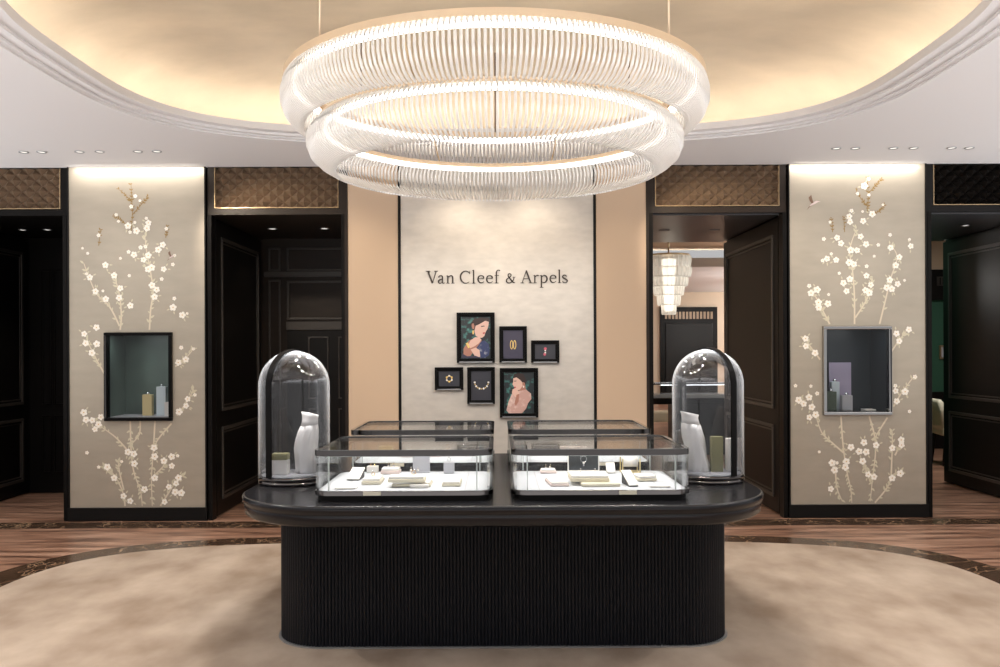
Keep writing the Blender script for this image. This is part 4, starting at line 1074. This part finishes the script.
# cascade chandelier
fc = thing('cascade_chandelier', 'small tiered crystal chandelier glowing in the far salon', 'chandelier', (PX(669, 13), 13, 1.95))
tiers = [(0.31, 0.84, 0.66), (0.315, 0.68, 0.53), (0.27, 0.55, 0.40), (0.215, 0.42, 0.27), (0.165, 0.29, 0.13), (0.105, 0.15, 0.0)]
for r, a, b in tiers:
    mb = MB(); N = 84; L = []
    for z, k in ((a, 0.98), (a - 0.02, 1.0), ((a + b) / 2, 0.99), (b + 0.012, 0.94), (b, 0.86)):
        L.append([(r * k * (1 + (0.05 if q % 3 == 0 else 0.0)) * math.cos(2 * PI * q / N), r * k * (1 + (0.05 if q % 3 == 0 else 0.0)) * math.sin(2 * PI * q / N), z) for q in range(N)])
    mb.stack(L, cap0=False, cap1=False, smooth=False); mb.build('crystal_tier', 'rod', fc)
MB().tube([(0, 0, 0.05), (0, 0, 0.80)], [0.06, 0.11], 10).build('lamp_core', 'farlamp', fc)
MB().tube([(0, 0, 0.80), (0, 0, CEIL + 0.30 - 1.95)], 0.012, 8).build('stem', 'goldline', fc)
MB().lathe([(0, 0.85), (0.30, 0.85), (0.30, 0.865), (0, 0.865)], 32).build('top_plate', 'goldline', fc)
# far counter with showcase
ft = thing('far_counter', 'dark counter seen in the far salon behind the right dome', 'counter', (PX(700, 12.6), 12.6, 0))
MB().box(-0.75, 0.75, -0.35, 0.35, 0.70, 0.78, 0.01).build('countertop', 'black', ft)
MB().box(-0.40, 0.70, -0.28, 0.28, 0.002, 0.70, 0.01).build('base', 'black', ft)
fs = thing('far_showcase', 'lit glass showcase on the dark counter in the far salon', 'showcase', (PX(700, 12.6), 12.55, 0.781))
MB().box(-0.70, 0.70, -0.22, 0.22, 0, 0.05, 0.004).build('tray', 'tray', fs)
MB().box(-0.70, 0.70, -0.22, 0.22, 0.0505, 0.18).build('glass_wall', 'glass', fs)
mb = MB(); frame_mould(mb, -0.71, 0.71, -0.23, 0.23, 0.02, lambda a, b, c, d: mb.box(a, b, c, d, 0.181, 0.20)); mb.build('top_rim', 'steel', fs)
mb = MB(); mb.box(-0.6, 0.6, -0.2, -0.19, 0.175, 0.1795); mb.build('light_strip', 'caseled', fs)
# low cream bench in the salon
fb = thing('salon_bench', 'low cream bench on the salon floor left of the far counter', 'bench', (PX(655, 15.0), 15.0, 0))
MB().box(-0.35, 0.35, -0.25, 0.25, 0.25, 0.42, 0.03).build('seat', 'cream', fb)
for sx in (-1, 1):
    for sy in (-1, 1): MB().box(sx * 0.3 - 0.02, sx * 0.3 + 0.02, sy * 0.2 - 0.02, sy * 0.2 + 0.02, 0, 0.25).build('leg', 'black', fb)

# ------------------------------------------------------------------ green room behind the outer right doorway
YG = 13.0
struct(MB().box(4.63, 9.4, YG, YG + 0.1, 0, CEIL).build('wall_green_room', 'greenwall'))
struct(MB().box(4.63, 9.4, YB, YG, CEIL, CEIL + 0.05).build('ceiling_green_room', 'ceil'))
struct(MB().box(4.56, 4.62, YB + 0.02, YG, 0, CEIL).build('wall_green_room_left', 'greenwall'))
struct(MB().box(4.63, 9.4, YG - 0.05, YG - 0.001, 0.0, 0.82, 0.004).build('baseboard_green_room', 'black'))
zg0, zg1 = PZ(298, YG), PZ(274, YG)
struct(MB().box(4.63, 9.4, YG - 0.08, YG - 0.001, PZ(302, YG), PZ(272, YG), 0.004).build('trim_green_room_header', 'black'))
struct(MB().box(4.63, 9.4, YG - 0.03, YG - 0.001, PZ(271.5, YG), CEIL).build('trim_green_room_frieze', 'beige'))
v = thing('wall_vent', 'small slatted vent in the dark header above the green wall', 'vent', (PX(944, YG), YG - 0.0805, PZ(288, YG)))
mb = MB(); frame_mould(mb, -0.14, 0.14, 0, 0.13, 0.012, lambda a, b, c, d: mb.box(a, b, -0.015, -0.001, c, d)); mb.build('frame', 'moulding', v)
mb = MB()
for k in range(6): mb.box(-0.12 + 0.04 * k, -0.10 + 0.04 * k, -0.01, -0.001, 0.014, 0.116)
mb.build('slats', 'moulding', v)
t = thing('framed_picture', 'small gold-framed picture on the green wall of the room at the right', 'picture', (PX(945, YG), YG - 0.001, PZ(361, YG)))
mb = MB(); frame_mould(mb, -0.09, 0.09, 0, 0.2, 0.025, lambda a, b, c, d: mb.box(a, b, -0.03, 0, c, d, 0.003)); mb.build('frame', 'goldline', t)
MB().box(-0.065, 0.065, -0.012, -0.002, 0.025, 0.175).build('print', 'grey', t)
YCH = 11.2
cx_ = PX(936, YCH) + 0.26
t = thing('dining_chair', 'cream upholstered chair with dark legs by the green wall', 'chair', (cx_, YCH, 0))
mb = MB(); sec = []
for z, cy, hw, hd in ((0.40, 0.20, 0.20, 0.035), (0.50, 0.21, 0.22, 0.04), (0.65, 0.235, 0.235, 0.04), (0.78, 0.262, 0.225, 0.036), (0.815, 0.268, 0.19, 0.022)):
    sec.append([(x, cy + y, z) for x, y in rrect(hw, hd, min(hd * 0.95, 0.03), seg=5)])
mb.stack(sec); mb.build('backrest', 'cream', t)
MB().box(-0.23, 0.23, -0.24, 0.24, 0.37, 0.47, 0.03, seg=3).build('seat', 'cream', t)
for sx, sy in ((-1, -1), (1, -1), (-1, 1), (1, 1)):
    mb = MB(); mb.tube([(sx * 0.2, sy * 0.2, 0.375), (sx * 0.205, sy * 0.235, 0.0005)], [0.022, 0.014], 8); mb.build('leg', 'black', t)
t.rotation_euler = (0, 0, math.radians(82))

# ------------------------------------------------------------------ lights
def area(name, loc, size, power, col, rot=(0, 0, 0), sy=None, spread=None):
    l = bpy.data.lights.new(name, 'AREA'); l.energy = power; l.color = col; l.size = size
    if sy: l.shape = 'RECTANGLE'; l.size_y = sy
    if spread: l.spread = math.radians(spread)
    o = bpy.data.objects.new(name, l); C.objects.link(o); o.location = loc; o.rotation_euler = rot; return o
def spot(name, loc, target, power, col, ang=60, blend=0.7, r=0.03):
    l = bpy.data.lights.new(name, 'SPOT'); l.energy = power; l.color = col; l.spot_size = math.radians(ang); l.spot_blend = blend; l.shadow_soft_size = r
    o = bpy.data.objects.new(name, l); C.objects.link(o); o.location = loc
    o.rotation_euler = (Vector(target) - Vector(loc)).to_track_quat('-Z', 'Y').to_euler(); return o
for sd in (-1, 1):
    n = NICHE[sd]; 
    l = bpy.data.lights.new('niche_light', 'AREA'); l.energy = 0.9 if sd < 0 else 0.6; l.size = 0.4; l.shape = 'RECTANGLE'; l.size_y = 0.03; l.color = (0.92, 0.97, 1)
    o = bpy.data.objects.new('niche_light', l); C.objects.link(o); o.location = ((n[0] + n[1]) / 2, YW + 0.08, n[3] - 0.03)
WARM = (1.0, 0.86, 0.68); NEUT = (1.0, 0.95, 0.88); COOL = (0.93, 0.97, 1.0)
for sd in (-1, 1):
    for x in (3.42, 2.78):
        spot('wallwash', (sd * x, 6.5, CEIL - 0.02), (sd * x, YW, 1.6), 24, NEUT, 70, 1.0)
    area('cove_wallwash', (sd * 3.084, 7.60, CEIL - 0.006), 1.12, 3.4, NEUT, rot=(math.radians(22), 0, 0), sy=0.02)
    spot('floor_spot', (sd * 3.7, 6.8, CEIL - 0.02), (sd * 3.9, 7.0, 0), 60, NEUT, 75, 0.8)
    spot('rug_spot', (sd * 3.0, 4.2, CEIL - 0.02), (sd * 2.3, 4.6, 0), 85, NEUT, 95, 0.8)
for x in (-0.28, 0.28):
    spot('sign_spot', (x, 6.3, CEIL - 0.02), (x * 1.2, YW, 2.2), 34, WARM, 48, 1.0)
for x in (-1.05, 1.05): spot('pilaster_spot', (x, 7.05, CEIL - 0.02), (x, YW, 1.9), 8, WARM, 60, 0.9)
for x in (-1.9, 1.9): spot('lattice_spot', (x - 0.7, 6.7, CEIL - 0.03), (x, YW, 2.25), 75, WARM, 62, 0.6)
for x, y in ((XL, YF), (XR, YF), (XL, YK), (XR, YK)):
    area('case_light', (x, y, CTOP - 0.03), CW - 0.2, 0.25, COOL, sy=CD - 0.2)
for x in (PX(273, 8.6), PX(325, 8.6)): spot('passage_spot', (x, 8.6, HEAD - 0.02), (x, 9.0, 0), 8, WARM, 100, 0.8)
spot('passage_spot', (PX(690, 8.75), 8.75, HEAD - 0.02), (PX(690, 8.75), 8.8, 0), 7, NEUT, 120, 0.8)
spot('passage_spot', (4.3, 8.6, HEAD - 0.02), (4.3, 8.7, 0), 24, NEUT, 75, 0.8)
spot('passage_spot', (-4.3, 8.6, HEAD - 0.02), (-4.3, 8.7, 0), 30, NEUT, 75, 0.8)
for p, e in (((6.6, 18.5, 2.2), 260), ((3.9, 12.0, 2.3), 40), ((7.6, 23.0, 2.2), 160)):
    l = bpy.data.lights.new('salon_fill', 'POINT'); l.energy = e; l.color = (1.0, 0.975, 0.94); l.shadow_soft_size = 0.15  # unseen point lamps added to brighten the far salon
    o = bpy.data.objects.new('salon_fill', l); C.objects.link(o); o.location = p
area('green_room_light', (5.5, 10.5, CEIL - 0.05), 1.0, 50, NEUT)
for k in range(12):
    a = 2 * PI * (k + 0.5) / 12
    area('chandelier_light', (CHX + 1.0 * math.cos(a), YC + 1.0 * math.sin(a), 2.40), 0.12, 8.0, (1.0, 0.95, 0.89))
for x in (PX(294, 4.74), PX(707.5, 4.74)):
    l = bpy.data.lights.new('dome_fill', 'POINT'); l.energy = 2.3; l.color = COOL; l.shadow_soft_size = 0.02  # added point lamp without a fitting, brightens the bust inside the bell
    o = bpy.data.objects.new('dome_fill', l); C.objects.link(o); o.location = (x, 4.70, 1.38)
# added environment fill standing in for the unseen shop behind the viewer
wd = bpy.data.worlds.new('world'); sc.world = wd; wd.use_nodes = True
wn, wl = wd.node_tree.nodes, wd.node_tree.links
# dim above, bright below the horizon, shaped to light the ceiling from underneath
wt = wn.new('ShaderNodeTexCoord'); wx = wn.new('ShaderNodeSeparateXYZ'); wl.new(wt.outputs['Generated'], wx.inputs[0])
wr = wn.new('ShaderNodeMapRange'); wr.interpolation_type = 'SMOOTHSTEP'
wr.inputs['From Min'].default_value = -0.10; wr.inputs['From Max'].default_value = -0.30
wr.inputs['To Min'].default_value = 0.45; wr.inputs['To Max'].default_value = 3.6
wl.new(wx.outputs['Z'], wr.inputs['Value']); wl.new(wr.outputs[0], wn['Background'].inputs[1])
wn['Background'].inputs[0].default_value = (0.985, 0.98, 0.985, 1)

# ------------------------------------------------------------------ camera
cam = bpy.data.cameras.new('camera'); co = bpy.data.objects.new('camera', cam); C.objects.link(co)
cam.sensor_width = 36; cam.lens = 36 * F / 1000.0
cam.shift_x = (500 - CX) / 1000.0; cam.shift_y = (HZ - 333.5) / 1000.0
co.location = (0, 0, CAMZ)
co.rotation_euler = (Matrix.Rotation(math.radians(90), 3, 'X') @ Matrix.Rotation(-0.0045, 3, 'Z')).to_euler()
cam.clip_start = 0.05; cam.clip_end = 100
sc.camera = co
vs = sc.view_settings
sc.display_settings.display_device = 'sRGB'
vs.view_transform = 'Standard'; vs.look = 'None'; vs.gamma = 1.0; vs.use_curve_mapping = False; vs.exposure = 0.12
cy = sc.cycles
cy.use_denoising = True
cy.max_bounces = 10; cy.diffuse_bounces = 5; cy.glossy_bounces = 5; cy.transmission_bounces = 6; cy.transparent_max_bounces = 40
cy.sample_clamp_indirect = 6.0; cy.caustics_reflective = False; cy.caustics_refractive = False
